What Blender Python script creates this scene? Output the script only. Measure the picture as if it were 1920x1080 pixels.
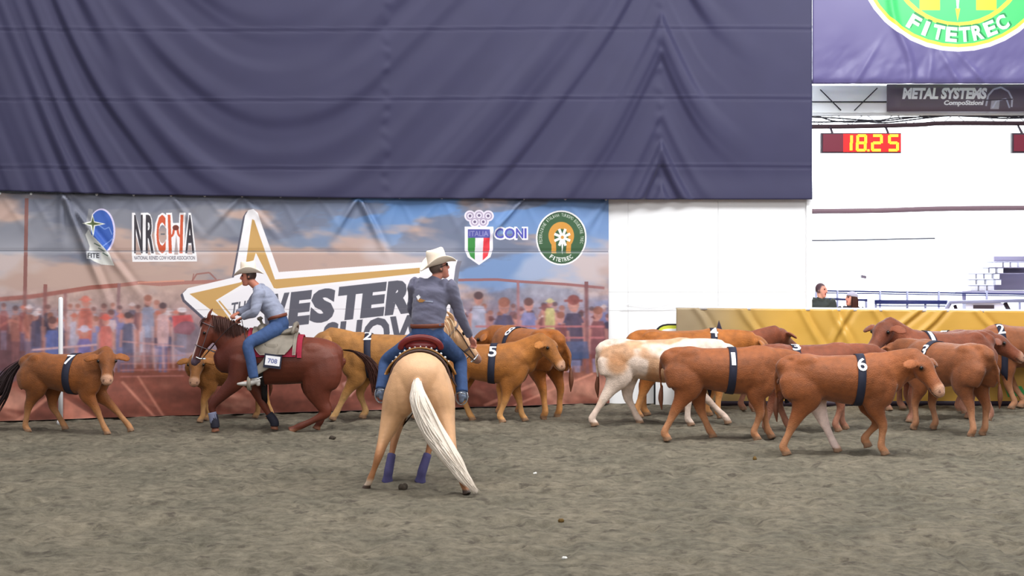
import bpy, bmesh, math, random
import numpy as np
from mathutils import Vector, Matrix
from mathutils.bvhtree import BVHTree

for o in list(bpy.data.objects):
    bpy.data.objects.remove(o)
SC = bpy.context.scene
COL = SC.collection
RND = random.Random(7)
NR = np.random.RandomState(11)

# ------------------------------------------------------------------ camera, world, lights, exposure
F = 3045.0          # focal length in pixels of the 1920-wide frame
CH = 2.5            # camera height
HZ = 470.0          # horizon row
cam_d = bpy.data.cameras.new('camera')
cam_d.sensor_width = 36.0
cam_d.lens = F / 1920.0 * 36.0
cam_d.shift_y = -(540.0 - HZ) / 1920.0
cam_d.clip_end = 300
cam = bpy.data.objects.new('camera', cam_d)
cam.location = (0, 0, CH)
cam.rotation_euler = (math.pi / 2, 0, 0)
COL.objects.link(cam)
SC.camera = cam

world = bpy.data.worlds.new('world')
SC.world = world
world.use_nodes = True
bg = world.node_tree.nodes['Background']
bg.inputs[0].default_value = (0.90, 0.93, 1.0, 1)
bg.inputs[1].default_value = 0.40

def area(name, loc, target, sx, sy, power, color=(1, 1, 1)):
    l = bpy.data.lights.new(name, 'AREA')
    l.shape = 'RECTANGLE'; l.size = sx; l.size_y = sy; l.energy = power; l.color = color
    o = bpy.data.objects.new(name, l)
    o.location = loc
    o.rotation_euler = (Vector(target) - Vector(loc)).to_track_quat('-Z', 'Y').to_euler()
    COL.objects.link(o)
    return o
area('arena_light_row', (0, 17, 13), (0, 17.5, 0), 18, 8, 2300, (1, 0.97, 0.93))
area('arena_light_front', (2, 2, 10), (0, 24, 2), 18, 5, 1480, (1, 0.97, 0.94))
area('fill_light_right', (7.5, 19, 9.5), (3.6, 26.5, 3.0), 5, 2, 800, (0.97, 0.98, 1.0))  # added fill that whitens the blank panel and brightens the right side
area('hall_daylight', (9, 33, 9), (10, 38, 2), 14, 6, 5200, (0.93, 0.98, 1.0))

SC.view_settings.view_transform = 'Standard'
SC.view_settings.look = 'None'
SC.view_settings.gamma = 1.0
SC.view_settings.use_curve_mapping = False
SC.view_settings.exposure = 0.0

# ------------------------------------------------------------------ helpers
def depth_ground(py):
    return F * CH / (py - HZ)
def unproj(px, py, Y):
    return Vector(((px - 960) * Y / F, Y, CH - (py - HZ) * Y / F))
def lin(r, g, b):
    f = lambda c: (c / 255.0) / 12.92 if c / 255.0 <= 0.04045 else ((c / 255.0 + 0.055) / 1.055) ** 2.4
    return (f(r), f(g), f(b), 1.0)

def thing(o, label=None, cat=None, group=None, kind=None):
    if label: o['label'] = label
    if cat: o['category'] = cat
    if group: o['group'] = group
    if kind: o['kind'] = kind
    return o
def empty(name, loc=(0, 0, 0), rz=0.0, label=None, cat=None, group=None):
    o = bpy.data.objects.new(name, None)
    o.empty_display_size = 0.2
    o.location = loc; o.rotation_euler = (0, 0, rz)
    COL.objects.link(o)
    return thing(o, label, cat, group)
def link(name, me, m=None, parent=None, smooth=True):
    o = bpy.data.objects.new(name, me)
    if m is not None:
        me.materials.clear(); me.materials.append(m)
    if smooth and len(me.polygons):
        me.polygons.foreach_set('use_smooth', [True] * len(me.polygons))
    if parent is not None: o.parent = parent
    COL.objects.link(o)
    return o

class MB:
    """collects simple shapes into one mesh"""
    def __init__(s): s.v = []; s.f = []
    def add(s, v, f):
        n = len(s.v)
        s.v += [tuple(p) for p in v]
        s.f += [tuple(i + n for i in q) for q in f]
        return s
    def box(s, c, d, rot=None):
        x, y, z = (k / 2 for k in d)
        pts = [Vector(p) for p in ((-x,-y,-z),(x,-y,-z),(x,y,-z),(-x,y,-z),(-x,-y,z),(x,-y,z),(x,y,z),(-x,y,z))]
        if rot is not None: pts = [rot @ p for p in pts]
        pts = [p + Vector(c) for p in pts]
        return s.add(pts, [(0,3,2,1),(4,5,6,7),(0,1,5,4),(1,2,6,5),(2,3,7,6),(3,0,4,7)])
    def bar(s, a, b, w, h=None):
        a = Vector(a); b = Vector(b); d = b - a
        q = d.to_track_quat('Z', 'Y')
        return s.box((a + b) / 2, (w, h or w, d.length), q.to_matrix())
    def sweep(s, *a, **k):
        v, f = sweep(*a, **k); return s.add(v, f)
    def ball(s, c, r, n=10, m=7):
        r = (r, r, r) if not hasattr(r, '__len__') else r
        v = [(c[0], c[1], c[2] - r[2])]
        for i in range(1, m):
            t = -math.pi / 2 + math.pi * i / m
            for j in range(n):
                a = 2 * math.pi * j / n
                v.append((c[0] + r[0]*math.cos(t)*math.cos(a), c[1] + r[1]*math.cos(t)*math.sin(a), c[2] + r[2]*math.sin(t)))
        v.append((c[0], c[1], c[2] + r[2]))
        f = [(0, 1 + (j + 1) % n, 1 + j) for j in range(n)]
        for i in range(m - 2):
            for j in range(n):
                a = 1 + i*n + j; b = 1 + i*n + (j+1) % n
                f.append((a, b, b + n, a + n))
        L = len(v) - 1; k = 1 + (m - 2)*n
        f += [(k + j, k + (j + 1) % n, L) for j in range(n)]
        return s.add(v, f)
    def mesh(s, name='mesh'):
        me = bpy.data.meshes.new(name)
        me.from_pydata(s.v, [], s.f); me.update()
        return me
    def build(s, name, m=None, parent=None, smooth=True):
        return link(name, s.mesh(name), m, parent, smooth)

def catmull(P, sub):
    P = [np.array(p, float) for p in P]
    n = len(P)
    if n < 3 or sub <= 1:
        out = []
        for i in range(n - 1):
            for k in range(sub): out.append(P[i] + (P[i+1] - P[i]) * k / sub)
        out.append(P[-1]); return np.array(out)
    Q = [2*P[0] - P[1]] + P + [2*P[-1] - P[-2]]
    out = []
    for i in range(1, n):
        p0, p1, p2, p3 = Q[i-1], Q[i], Q[i+1], Q[i+2]
        for k in range(sub):
            t = k / sub
            out.append(0.5*((2*p1) + (p2-p0)*t + (2*p0-5*p1+4*p2-p3)*t*t + (3*p1-p0-3*p2+p3)*t**3))
    out.append(P[-1])
    return np.array(out)

def sweep(pts, ra, rb=None, side=(0, 1, 0), n=14, sub=4, cap0='round', cap1='round', sq=1.0):
    """tube through pts, elliptical: ra along side, rb across"""
    k = len(pts)
    ra = [ra]*k if not hasattr(ra, '__len__') else list(ra)
    rb = ra if rb is None else ([rb]*k if not hasattr(rb, '__len__') else list(rb))
    D = catmull([tuple(p) + (a, b) for p, a, b in zip(pts, ra, rb)], sub)
    P = D[:, :3]; A = np.maximum(D[:, 3], 1e-4); B = np.maximum(D[:, 4], 1e-4)
    T = np.gradient(P, axis=0)
    T /= np.linalg.norm(T, axis=1)[:, None] + 1e-12
    s0 = np.array(side, float)
    rings = []
    ang = np.arange(n) * 2*math.pi/n
    c, sn = np.cos(ang), np.sin(ang)
    if sq != 1.0:
        c = np.sign(c)*np.abs(c)**sq; sn = np.sign(sn)*np.abs(sn)**sq
    frames = []
    prev = s0
    for i in range(len(P)):
        t = T[i]
        s = s0 - t*np.dot(s0, t)
        if np.linalg.norm(s) < 0.2: s = prev - t*np.dot(prev, t)
        s /= np.linalg.norm(s); prev = s
        nn = np.cross(s, t)
        frames.append((s, nn))
    def ring(p, fr, a, b):
        return p + np.outer(c*a, fr[0]) + np.outer(sn*b, fr[1])
    if cap0 == 'round':
        r = min(A[0], B[0])
        for d, q in ((0.85, 0.5), (0.5, 0.85)):
            rings.append(ring(P[0] - T[0]*r*d, frames[0], A[0]*q, B[0]*q))
    for i in range(len(P)): rings.append(ring(P[i], frames[i], A[i], B[i]))
    if cap1 == 'round':
        r = min(A[-1], B[-1])
        for d, q in ((0.5, 0.85), (0.85, 0.5)):
            rings.append(ring(P[-1] + T[-1]*r*d, frames[-1], A[-1]*q, B[-1]*q))
    V = np.concatenate(rings)
    f = []
    m = len(rings)
    for i in range(m - 1):
        for j in range(n):
            a = i*n + j; b = i*n + (j+1) % n
            f.append((a, b, b + n, a + n))
    f.append(tuple(range(n - 1, -1, -1)))
    f.append(tuple((m-1)*n + j for j in range(n)))
    return [tuple(p) for p in V], f

def fuse(mb, name, voxel, smooth=4, factor=0.5):
    """one continuous skin over all the shapes in mb"""
    me = mb.mesh(name)
    o = bpy.data.objects.new(name, me)
    COL.objects.link(o)
    r = o.modifiers.new('r', 'REMESH'); r.mode = 'VOXEL'; r.voxel_size = voxel
    if smooth:
        s = o.modifiers.new('s', 'SMOOTH'); s.factor = factor; s.iterations = smooth
    dg = bpy.context.evaluated_depsgraph_get()
    dg.update()
    out = bpy.data.meshes.new_from_object(o.evaluated_get(dg), depsgraph=dg)
    bpy.data.objects.remove(o)
    bpy.data.meshes.remove(me)
    out.name = name
    return out

def coords(me):
    a = np.empty(len(me.vertices)*3, np.float32)
    me.vertices.foreach_get('co', a)
    return a.reshape(-1, 3)
def paint(me, colors):
    at = me.color_attributes.new('Col', 'FLOAT_COLOR', 'POINT')
    c = np.ones((len(me.vertices), 4), np.float32)
    c[:, :3] = colors
    at.data.foreach_set('color', c.ravel())
def mixc(a, b, w):
    w = np.clip(w, 0, 1)[:, None]
    return a*(1 - w) + np.array(b)[None, :3]*w
def sstep(a, b, x):
    t = np.clip((x - a)/(b - a), 0, 1); return t*t*(3 - 2*t)

def _h(ix, iy, seed):
    n = (ix.astype(np.int64)*374761393 + iy.astype(np.int64)*668265263 + seed*974634777) & 0x7fffffff
    n = ((n ^ (n >> 13))*1274126177) & 0x7fffffff
    n = (n ^ (n >> 16)) & 0xffff
    return n / 65535.0
def vnoise(x, y, seed=0):
    x = np.asarray(x, float); y = np.asarray(y, float)
    ix = np.floor(x); iy = np.floor(y); fx = x - ix; fy = y - iy
    fx = fx*fx*(3 - 2*fx); fy = fy*fy*(3 - 2*fy)
    ix = ix.astype(np.int64); iy = iy.astype(np.int64)
    a = _h(ix, iy, seed); b = _h(ix + 1, iy, seed); c = _h(ix, iy + 1, seed); d = _h(ix + 1, iy + 1, seed)
    return (a*(1-fx) + b*fx)*(1-fy) + (c*(1-fx) + d*fx)*fy
def fbm(x, y, seed=0, oct=4):
    s = 0; a = 0.5; t = 0
    for i in range(oct):
        s = s + a*vnoise(x*2**i, y*2**i, seed + i*17); t += a; a *= 0.5
    return s/t

# ------------------------------------------------------------------ materials
def mat(name, color=None, rough=0.6, metal=0.0, noise=0.0, nscale=20, bump=0.0, bscale=60, attr=False, image=None,
        emit=0.0, spec=0.4, sheen=0.0, ecol=None, scale3=None):
    m = bpy.data.materials.new(name)
    m.use_nodes = True
    nt = m.node_tree; N = nt.nodes; L = nt.links
    p = N['Principled BSDF']
    p.inputs['Roughness'].default_value = rough
    p.inputs['Metallic'].default_value = metal
    p.inputs['Specular IOR Level'].default_value = spec
    if sheen:
        p.inputs['Sheen Weight'].default_value = sheen
        p.inputs['Sheen Roughness'].default_value = 0.5
    src = None
    if attr:
        a = N.new('ShaderNodeVertexColor'); a.layer_name = 'Col'; src = a.outputs['Color']
    elif image is not None:
        t = N.new('ShaderNodeTexImage'); t.image = image; t.extension = 'EXTEND'; src = t.outputs['Color']
    else:
        c = N.new('ShaderNodeRGB'); c.outputs[0].default_value = color; src = c.outputs[0]
    tc = N.new('ShaderNodeTexCoord')
    vec = tc.outputs['Object']
    if scale3:
        mp = N.new('ShaderNodeMapping'); mp.inputs['Scale'].default_value = scale3
        L.new(vec, mp.inputs['Vector']); vec = mp.outputs[0]
    if noise:
        n = N.new('ShaderNodeTexNoise'); n.inputs['Scale'].default_value = nscale; n.inputs['Detail'].default_value = 5
        L.new(vec, n.inputs['Vector'])
        mr = N.new('ShaderNodeMapRange')
        mr.inputs[1].default_value = 0.25; mr.inputs[2].default_value = 0.75
        mr.inputs[3].default_value = 1 - noise; mr.inputs[4].default_value = 1 + noise
        L.new(n.outputs['Fac'], mr.inputs[0])
        mx = N.new('ShaderNodeVectorMath'); mx.operation = 'SCALE'
        L.new(src, mx.inputs[0]); L.new(mr.outputs[0], mx.inputs['Scale'])
        src = mx.outputs[0]
    L.new(src, p.inputs['Base Color'])
    if bump:
        n = N.new('ShaderNodeTexNoise'); n.inputs['Scale'].default_value = bscale; n.inputs['Detail'].default_value = 4
        L.new(vec, n.inputs['Vector'])
        b = N.new('ShaderNodeBump'); b.inputs['Strength'].default_value = bump; b.inputs['Distance'].default_value = 0.02
        L.new(n.outputs['Fac'], b.inputs['Height']); L.new(b.outputs[0], p.inputs['Normal'])
    if emit:
        p.inputs['Emission Strength'].default_value = emit
        p.inputs['Emission Color'].default_value = ecol or color
    return m

M = {}
M['coat'] = mat('cattle_coat', attr=True, rough=0.62, noise=0.24, nscale=11, bump=0.4, bscale=70, spec=0.35, sheen=0.12)
M['horse'] = mat('horse_coat', attr=True, rough=0.5, noise=0.10, nscale=11, bump=0.2, bscale=90, spec=0.4)
M['skin'] = mat('skin', attr=True, rough=0.55, noise=0.05, nscale=40)
M['eye'] = mat('dark_eye', lin(18, 14, 12), rough=0.15)
M['dark_hair'] = mat('dark_tail_hair', lin(52, 38, 40), rough=0.6, noise=0.2, nscale=30)
M['brown_hair'] = mat('brown_tail_hair', lin(105, 62, 42), rough=0.6, noise=0.2, nscale=30)
M['pale_hair'] = mat('pale_tail_hair', lin(236, 224, 210), rough=0.55, noise=0.08, nscale=25)
M['mane_red'] = mat('chestnut_mane_hair', lin(70, 36, 28), rough=0.55, noise=0.2, nscale=25)
M['strap'] = mat('navy_strap_webbing', lin(38, 40, 58), rough=0.8, noise=0.1, nscale=60)
M['digit'] = mat('white_number_print', lin(240, 240, 245), rough=0.6)
M['shirt_grey'] = mat('grey_blue_shirt_cloth', lin(104, 104, 126), rough=0.85, noise=0.08, nscale=9, bump=0.3, bscale=14, sheen=0.2)
M['shirt_light'] = mat('pale_blue_grey_shirt_cloth', lin(146, 152, 174), rough=0.85, noise=0.08, nscale=9, bump=0.3, bscale=14, sheen=0.2)
M['denim'] = mat('blue_denim', lin(56, 80, 124), rough=0.85, noise=0.22, nscale=11, bump=0.3, bscale=22)
M['hat'] = mat('cream_felt', lin(242, 228, 212), rough=0.8, noise=0.04, nscale=12)
M['hatband'] = mat('tan_hatband', lin(190, 170, 148), rough=0.7)
M['belt'] = mat('brown_belt_leather', lin(112, 58, 40), rough=0.5)
M['black'] = mat('black_leather', lin(28, 26, 30), rough=0.5)
M['boot'] = mat('pale_grey_boot_leather', lin(176, 172, 168), rough=0.5, noise=0.15, nscale=18)
M['boot_dark'] = mat('dark_blue_grey_boot_leather', lin(104, 116, 138), rough=0.45, noise=0.15, nscale=18)
M['silver'] = mat('silver_metal', lin(205, 208, 214), rough=0.25, metal=0.8)
M['saddle'] = mat('oxblood_saddle_leather', lin(112, 34, 34), rough=0.32, noise=0.1, nscale=14)
M['saddle_dark'] = mat('dark_brown_saddle_leather', lin(78, 60, 58), rough=0.45, noise=0.15, nscale=18)
M['saddle_grey'] = mat('grey_tan_saddle_leather', lin(128, 120, 108), rough=0.5, noise=0.15, nscale=12)
M['tan_trim'] = mat('tan_leather_trim', lin(164, 116, 62), rough=0.5, noise=0.12, nscale=24)
M['pad_black'] = mat('black_wool_pad', lin(26, 22, 26), rough=0.9)
M['pad_red'] = mat('crimson_blanket', lin(150, 34, 58), rough=0.9, noise=0.1, nscale=30)
M['wrap'] = mat('purple_leg_wrap', lin(76, 72, 116), rough=0.8, noise=0.08, nscale=40)
M['wrap_dark'] = mat('black_leg_boot', lin(36, 36, 50), rough=0.7)
M['wrap_grey'] = mat('grey_blue_boot_panel', lin(120, 124, 150), rough=0.7)
M['leather'] = mat('bridle_leather', lin(104, 92, 96), rough=0.5)
M['rein'] = mat('dark_rein_leather', lin(42, 34, 38), rough=0.5)
M['white_wall'] = mat('white_pvc_panel', lin(250, 252, 254), rough=0.5, noise=0.006, nscale=3, bump=0.03, bscale=8)
M['white_metal'] = mat('white_painted_metal', lin(240, 242, 246), rough=0.4)
M['grey_metal'] = mat('grey_painted_metal', lin(128, 128, 158), rough=0.5)
M['blue_rail'] = mat('navy_rail_paint', lin(22, 28, 84), rough=0.5)
M['dark_beam'] = mat('dark_maroon_steel', lin(52, 30, 38), rough=0.7)
M['dark'] = mat('dark_plastic', lin(52, 40, 52), rough=0.5)
M['cable'] = mat('dark_cable', lin(44, 42, 50), rough=0.7)
M['sunglass'] = mat('dark_lens', lin(14, 14, 18), rough=0.12)
M['clod'] = mat('dark_soil_clod', lin(62, 54, 46), rough=1.0, noise=0.3, nscale=30)
M['fleck'] = mat('white_fleck', lin(225, 225, 220), rough=0.8)
# ------------------------------------------------------------------ flat prints painted in code (banners and signs)
def text_tris(s, bold=0.0, spacing=1.0):
    c = bpy.data.curves.new('t', 'FONT'); c.body = s; c.size = 1.0; c.offset = bold; c.resolution_u = 3; c.space_character = spacing
    o = bpy.data.objects.new('t', c); COL.objects.link(o)
    dg = bpy.context.evaluated_depsgraph_get(); dg.update()
    me = bpy.data.meshes.new_from_object(o.evaluated_get(dg), depsgraph=dg)
    me.calc_loop_triangles()
    co = coords(me)[:, :2].astype(float)
    tr = np.array([t.vertices[:] for t in me.loop_triangles], int)
    bpy.data.objects.remove(o); bpy.data.curves.remove(c); bpy.data.meshes.remove(me)
    lo = co.min(0); hi = co.max(0)
    return (co - lo)/(hi - lo), tr     # unit box

class Canvas:
    def __init__(s, w, h, to):
        s.w, s.h, s.to = w, h, to       # to(px,py) -> canvas pixel (x right, y down)
        s.a = np.zeros((h, w, 3))
    def _cov(s, polys):
        pts = np.concatenate(polys)
        x0 = max(int(pts[:, 0].min()) - 1, 0); x1 = min(int(pts[:, 0].max()) + 2, s.w)
        y0 = max(int(pts[:, 1].min()) - 1, 0); y1 = min(int(pts[:, 1].max()) + 2, s.h)
        if x1 <= x0 or y1 <= y0: return None
        cov = np.zeros((y1 - y0, x1 - x0))
        for ox in (0.25, 0.75):
            for oy in (0.25, 0.75):
                X, Y = np.meshgrid(np.arange(x0, x1) + ox, np.arange(y0, y1) + oy)
                hit = np.zeros(X.shape, bool)
                for P in polys:
                    q0x, q1x = max(int(P[:,0].min())-1, x0)-x0, min(int(P[:,0].max())+2, x1)-x0
                    q0y, q1y = max(int(P[:,1].min())-1, y0)-y0, min(int(P[:,1].max())+2, y1)-y0
                    if q1x <= q0x or q1y <= q0y: continue
                    Xs = X[q0y:q1y, q0x:q1x]; Ys = Y[q0y:q1y, q0x:q1x]
                    m = np.zeros(Xs.shape, bool)
                    for k in range(len(P)):
                        ax, ay = P[k]; bx, by = P[(k+1) % len(P)]
                        if ay == by: continue
                        c = (ay > Ys) != (by > Ys)
                        m ^= c & (Xs < (bx - ax)*(Ys - ay)/(by - ay) + ax)
                    hit[q0y:q1y, q0x:q1x] |= m
                cov += hit
        return x0, x1, y0, y1, cov/4
    def _blend(s, polys, col, alpha=1.0):
        r = s._cov(polys)
        if r is None: return
        x0, x1, y0, y1, c = r
        c = (c*alpha)[:, :, None]
        s.a[y0:y1, x0:x1] = s.a[y0:y1, x0:x1]*(1 - c) + np.array(col)/255.0*c
    def poly(s, pts, col, alpha=1.0):
        s._blend([np.array([s.to(*p) for p in pts], float)], col, alpha)
    def line(s, a, b, w, col, alpha=1.0):
        a = np.array(a, float); b = np.array(b, float); d = b - a; d /= np.linalg.norm(d) + 1e-9
        n = np.array((-d[1], d[0]))*w/2
        s.poly([a + n, b + n, b - n, a - n], col, alpha)
    def lines(s, pts, w, col, alpha=1.0):
        for a, b in zip(pts[:-1], pts[1:]): s.line(a, b, w, col, alpha)
    def ell(s, cx, cy, rx, ry, col, alpha=1.0, n=40, a0=0, a1=360):
        P = [(cx + rx*math.cos(math.radians(a)), cy + ry*math.sin(math.radians(a))) for a in np.linspace(a0, a1, n, endpoint=(a1 - a0) % 360 != 0)]
        s.poly(P, col, alpha)
    def text(s, t, p0, vx, vy, col, bold=0.0, spacing=1.0, grow=()):
        """unit box of the text is laid on p0 + vx*u + vy*v (v up)"""
        uv, tr = text_tris(t, bold, spacing)
        p0 = np.array(p0, float); vx = np.array(vx, float); vy = np.array(vy, float)
        P = p0 + uv[:, :1]*vx + uv[:, 1:]*vy
        Q = np.array([s.to(*p) for p in P], float)
        s._blend([Q[t] for t in tr], col)
    def arctext(s, t, c, rx, ry, a0, a1, size, col, inside=False, bold=0.02):
        n = len(t)
        for i, ch in enumerate(t):
            if ch == ' ': continue
            a = math.radians(a0 + (a1 - a0)*(i + 0.5)/n)
            p = np.array((c[0] + rx*math.cos(a), c[1] + ry*math.sin(a)))
            tan = np.array((-math.sin(a)*rx, math.cos(a)*ry)); tan /= np.linalg.norm(tan)
            if a1 < a0: tan = -tan
            up = np.array((tan[1], -tan[0]))
            wd = abs(math.radians(a1 - a0))/n*(rx + ry)/2*(0.35 if ch in 'I.' else 0.86)
            s.text(ch, p - tan*wd/2 - up*size/2, tan*wd, up*size, col, bold)
    def image(s, name):
        im = bpy.data.images.new(name, s.w, s.h)
        px = np.ones((s.h, s.w, 4), np.float32)
        px[:, :, :3] = np.clip(s.a[::-1], 0, 1)
        im.pixels.foreach_set(px.ravel()); im.update(); im.pack()
        return im

# ------------------------------------------------------------------ the wall line
AX, AY = -960/128.0, F/128.0
BX, BY = 180/114.8, F/114.8
CXX = (1512 - 960)/114.8
_d = np.array((BX - AX, BY - AY)); WLEN = np.linalg.norm(_d); U = _d/WLEN; NRM = np.array((U[1], -U[0]))
ZT = 3.355
T0 = -1.3
def ban(px, py):
    q = (px - 960)/F
    t = (q*AY - AX)/(U[0] - q*U[1])
    return t, CH - (py - HZ)*(AY + t*U[1])/F
RES = 200
CW, CHH = int((WLEN - T0)*RES), int(ZT*RES)
def ban_to(px, py):
    t, z = ban(px, py)
    return ((t - T0)*RES, (ZT - z)*RES)

def paint_banner():
    c = Canvas(CW, CHH, ban_to)
    tt = np.linspace(T0, WLEN, CW); zz = np.linspace(ZT, 0, CHH)
    T, Z = np.meshgrid(tt, zz)
    w = T/WLEN; v = 1 - Z/ZT                      # 0..1 across, 0 top .. 1 bottom
    n1 = fbm(T*0.55, Z*1.5 + T*0.12, 3, 5); n2 = fbm(T*0.9 + 7, Z*2.6 - T*0.2, 9, 5); n3 = fbm(T*2.5, Z*5, 21, 3)
    A = lambda r, g, b: np.array((r, g, b))/255.0
    L = A(132, 134, 146); Rr = A(118, 146, 190)
    k = sstep(0.3, 0.75, w)[..., None]
    img = L*(1 - k) + Rr*k
    deep = (sstep(0.28, 0.0, v)*sstep(0.3, 0.6, w)*sstep(1.25, 0.5, w))[..., None]*0.7
    img = img*(1 - deep) + A(84, 132, 196)*deep
    gr = sstep(0.46, 0.57, n2)[..., None]*0.8
    img = img*(1 - gr) + A(112, 116, 134)*gr
    pk = sstep(0.50, 0.63, n1 + 0.12*n3)[..., None]*0.8
    img = img*(1 - pk) + A(202, 168, 152)*pk
    wl = (sstep(0.5, 0.66, fbm(T*0.8 + 20, Z*1.6 + 5, 33, 4))*sstep(0.15, 0.3, v))[..., None]*0.45
    img = img*(1 - wl) + A(206, 204, 214)*wl
    # crowd haze, then red earth
    cz = (sstep(0.46, 0.56, v)*0.6)[..., None]
    hz = A(146, 118, 128)*(0.75 + 0.5*n3[..., None])
    img = img*(1 - cz) + hz*cz
    e = sstep(0.735, 0.775, v + 0.02*(n3 - 0.5))[..., None]
    earth = A(124, 70, 58)*(0.75 + 0.5*fbm(T*1.6, Z*6, 41, 5)[..., None])
    sal = (sstep(0.5, 0.68, fbm(T*0.9 + 3, Z*2.5 + T*0.6, 51, 4))*sstep(0.8, 0.92, v))[..., None]*0.75
    earth = earth*(1 - sal) + A(208, 150, 130)*sal
    img = img*(1 - e) + earth*e
    # bluish-dark horse and rider shapes at the far left
    c.a = img
    for x in range(-60, 20, 13):
        c.ell(x, 650 + (x*7) % 20, 34, 62, (84, 76, 96), 0.35)
    for (x, y, rx, ry) in ((-10, 640, 60, 50), (62, 632, 34, 42), (30, 660, 60, 40), (40, 610, 20, 18)):
        c.ell(x, y, rx, ry, (96, 58, 62), 0.7)
    c.lines([(0, 612), (20, 600), (40, 606), (55, 632)], 5, (210, 130, 116), 0.7)
    # fence rails and posts
    rail = (150, 84, 74)
    c.lines([(-120, 566), (0, 561), (60, 556), (112, 548), (170, 539), (222, 535)], 8, rail, 0.85)
    c.lines([(222, 535), (262, 530), (300, 533), (340, 530), (425, 527)], 7, (168, 112, 104), 0.85)
    c.lines([(258, 530), (300, 528), (345, 526)], 3, (214, 150, 130), 0.8)
    c.line((50, 372), (46, 600), 7, (134, 88, 84), 0.9); c.line((85, 533), (84, 592), 7, (140, 88, 84), 0.9)
    c.line((122, 549), (122, 700), 6, (140, 92, 90), 0.8); c.line((223, 531), (217, 690), 6, (140, 104, 108), 0.8)
    c.lines([(360, 527), (368, 514), (392, 511), (405, 524)], 3, (150, 100, 94), 0.8)
    c.lines([(363, 513), (360, 527)], 2, (150, 100, 94), 0.8)
    c.lines([(858, 525), (930, 524), (975, 528), (1060, 533), (1132, 540)], 5, (150, 98, 98), 0.9)
    # crowd of printed people
    r = random.Random(4)
    clothes = [(92, 104, 168), (116, 122, 176), (200, 160, 164), (48, 42, 62), (150, 72, 66), (222, 196, 196), (110, 60, 60), (60, 62, 90), (176, 104, 84), (190, 190, 214), (40, 38, 54)]
    def person(x, y, s, top, hat=None, sk=(196, 132, 116), al=0.85):
        c.poly([(x - 9*s, y + 66*s), (x - 12*s, y + 22*s), (x - 7*s, y + 10*s), (x + 7*s, y + 10*s), (x + 12*s, y + 22*s), (x + 9*s, y + 66*s)], top, al)
        lg = r.choice([(88, 94, 140), (112, 84, 96), (150, 150, 190), (160, 96, 92)])
        c.poly([(x - 8*s, min(y + 60*s, 680)), (x + 8*s, min(y + 60*s, 680)), (x + 7*s, min(y + 110*s, 698)), (x + 1*s, min(y + 110*s, 698)), (x, min(y + 75*s, 685)), (x - 2*s, min(y + 110*s, 698)), (x - 7*s, min(y + 110*s, 698))], lg, al*0.7)
        c.line((x - 11*s, y + 20*s), (x - 13*s, y + 50*s), 5*s, sk, al*0.8); c.line((x + 11*s, y + 20*s), (x + 14*s, y + 48*s), 5*s, sk, al*0.8)
        c.ell(x, y, 6.2*s, 8.5*s, sk, al, 16)
        hc = hat or r.choice([(90, 60, 58), (60, 48, 54), (140, 84, 66)])
        c.ell(x, y - 4.5*s, 6.6*s, 5.5*s, hc, al, 16)
        if hat: c.line((x - 10*s, y - 3.5*s), (x + 10*s, y - 3.5*s), 2.4*s, hc, al)
    for row, (yb, s, al) in enumerate(((578, 0.8, 0.6), (594, 0.95, 0.75))):
        for x in range(-60, 345, 17 if row == 0 else 22):
            if x < 70 and row == 1: continue
            person(x + r.uniform(-5, 5), yb + r.uniform(-8, 12), s*r.uniform(0.85, 1.15), r.choice(clothes), al=al, hat=r.choice([None, None, (206, 110, 88), (222, 214, 220)]))
        for x in range(865, 1150, 19 if row == 0 else 25):
            person(x + r.uniform(-5, 5), yb + r.uniform(-6, 12), s*r.uniform(0.85, 1.1), r.choice(clothes), al=al, hat=r.choice([None, (90, 50, 54), (226, 210, 208)]))
    person(160, 566, 1.2, (206, 104, 84), (206, 110, 92)); person(98, 606, 1.3, (86, 106, 178))
    person(198, 600, 1.15, (196, 96, 84), (220, 90, 76)); person(158, 622, 1.3, (110, 104, 172), (200, 196, 222))
    person(277, 564, 1.15, (140, 150, 178)); person(305, 578, 1.1, (222, 180, 180)); person(240, 596, 1.1, (72, 76, 104))
    c.poly([(322, 592), (358, 590), (366, 616), (356, 628), (326, 624)], (206, 72, 74), 0.9)
    c.ell(350, 632, 30, 30, (98, 94, 112), 0.6); c.ell(341, 581, 9, 5, (232, 226, 232), 0.9)
    person(896, 560, 1.35, (170, 182, 208)); person(944, 574, 1.7, (66, 64, 92)); person(990, 572, 1.4, (124, 134, 190))
    person(1022, 582, 1.3, (106, 60, 62), (120, 70, 70)); person(1074, 570, 1.75, (58, 58, 84), (130, 66, 62)); person(1120, 588, 1.4, (116, 66, 70))
    person(1050, 596, 1.2, (112, 58, 60)); person(1030, 568, 0.9, (198, 196, 120), (222, 216, 150))
    for (pa, pb) in (((890, 612), (1132, 612)), ((1000, 633), (1132, 633))): c.line(pa, pb, 4, (190, 110, 112), 0.8)
    c.line((970, 526), (971, 640), 5, (160, 110, 112), 0.9); c.line((1098, 528), (1100, 700), 7, (124, 82, 84), 0.9)
    c.line((60, 656), (182, 646), 4, (222, 176, 176), 0.85); c.line((230, 640), (345, 650), 3, (206, 150, 148), 0.7)
    for y in (668, 682, 694, 706): c.line((225, y), (345, y - 2), 2.5, (196, 130, 126), 0.5)
    for x in (250, 268, 286, 304, 322): c.line((x, 612), (x + 3, 690), 5, (220, 176, 172), 0.45)
    c.poly([(1060, 640), (1100, 640), (1104, 672), (1062, 674)], (66, 84, 124), 0.8)
    for (a, b, wd) in (((228, 715), (290, 782), 5), ((258, 705), (306, 780), 4), ((30, 790), (128, 716), 7), ((905, 760), (1070, 690), 6), ((960, 760), (1110, 700), 4)):
        c.line(a, b, wd, (218, 150, 128), 0.6)
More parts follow.
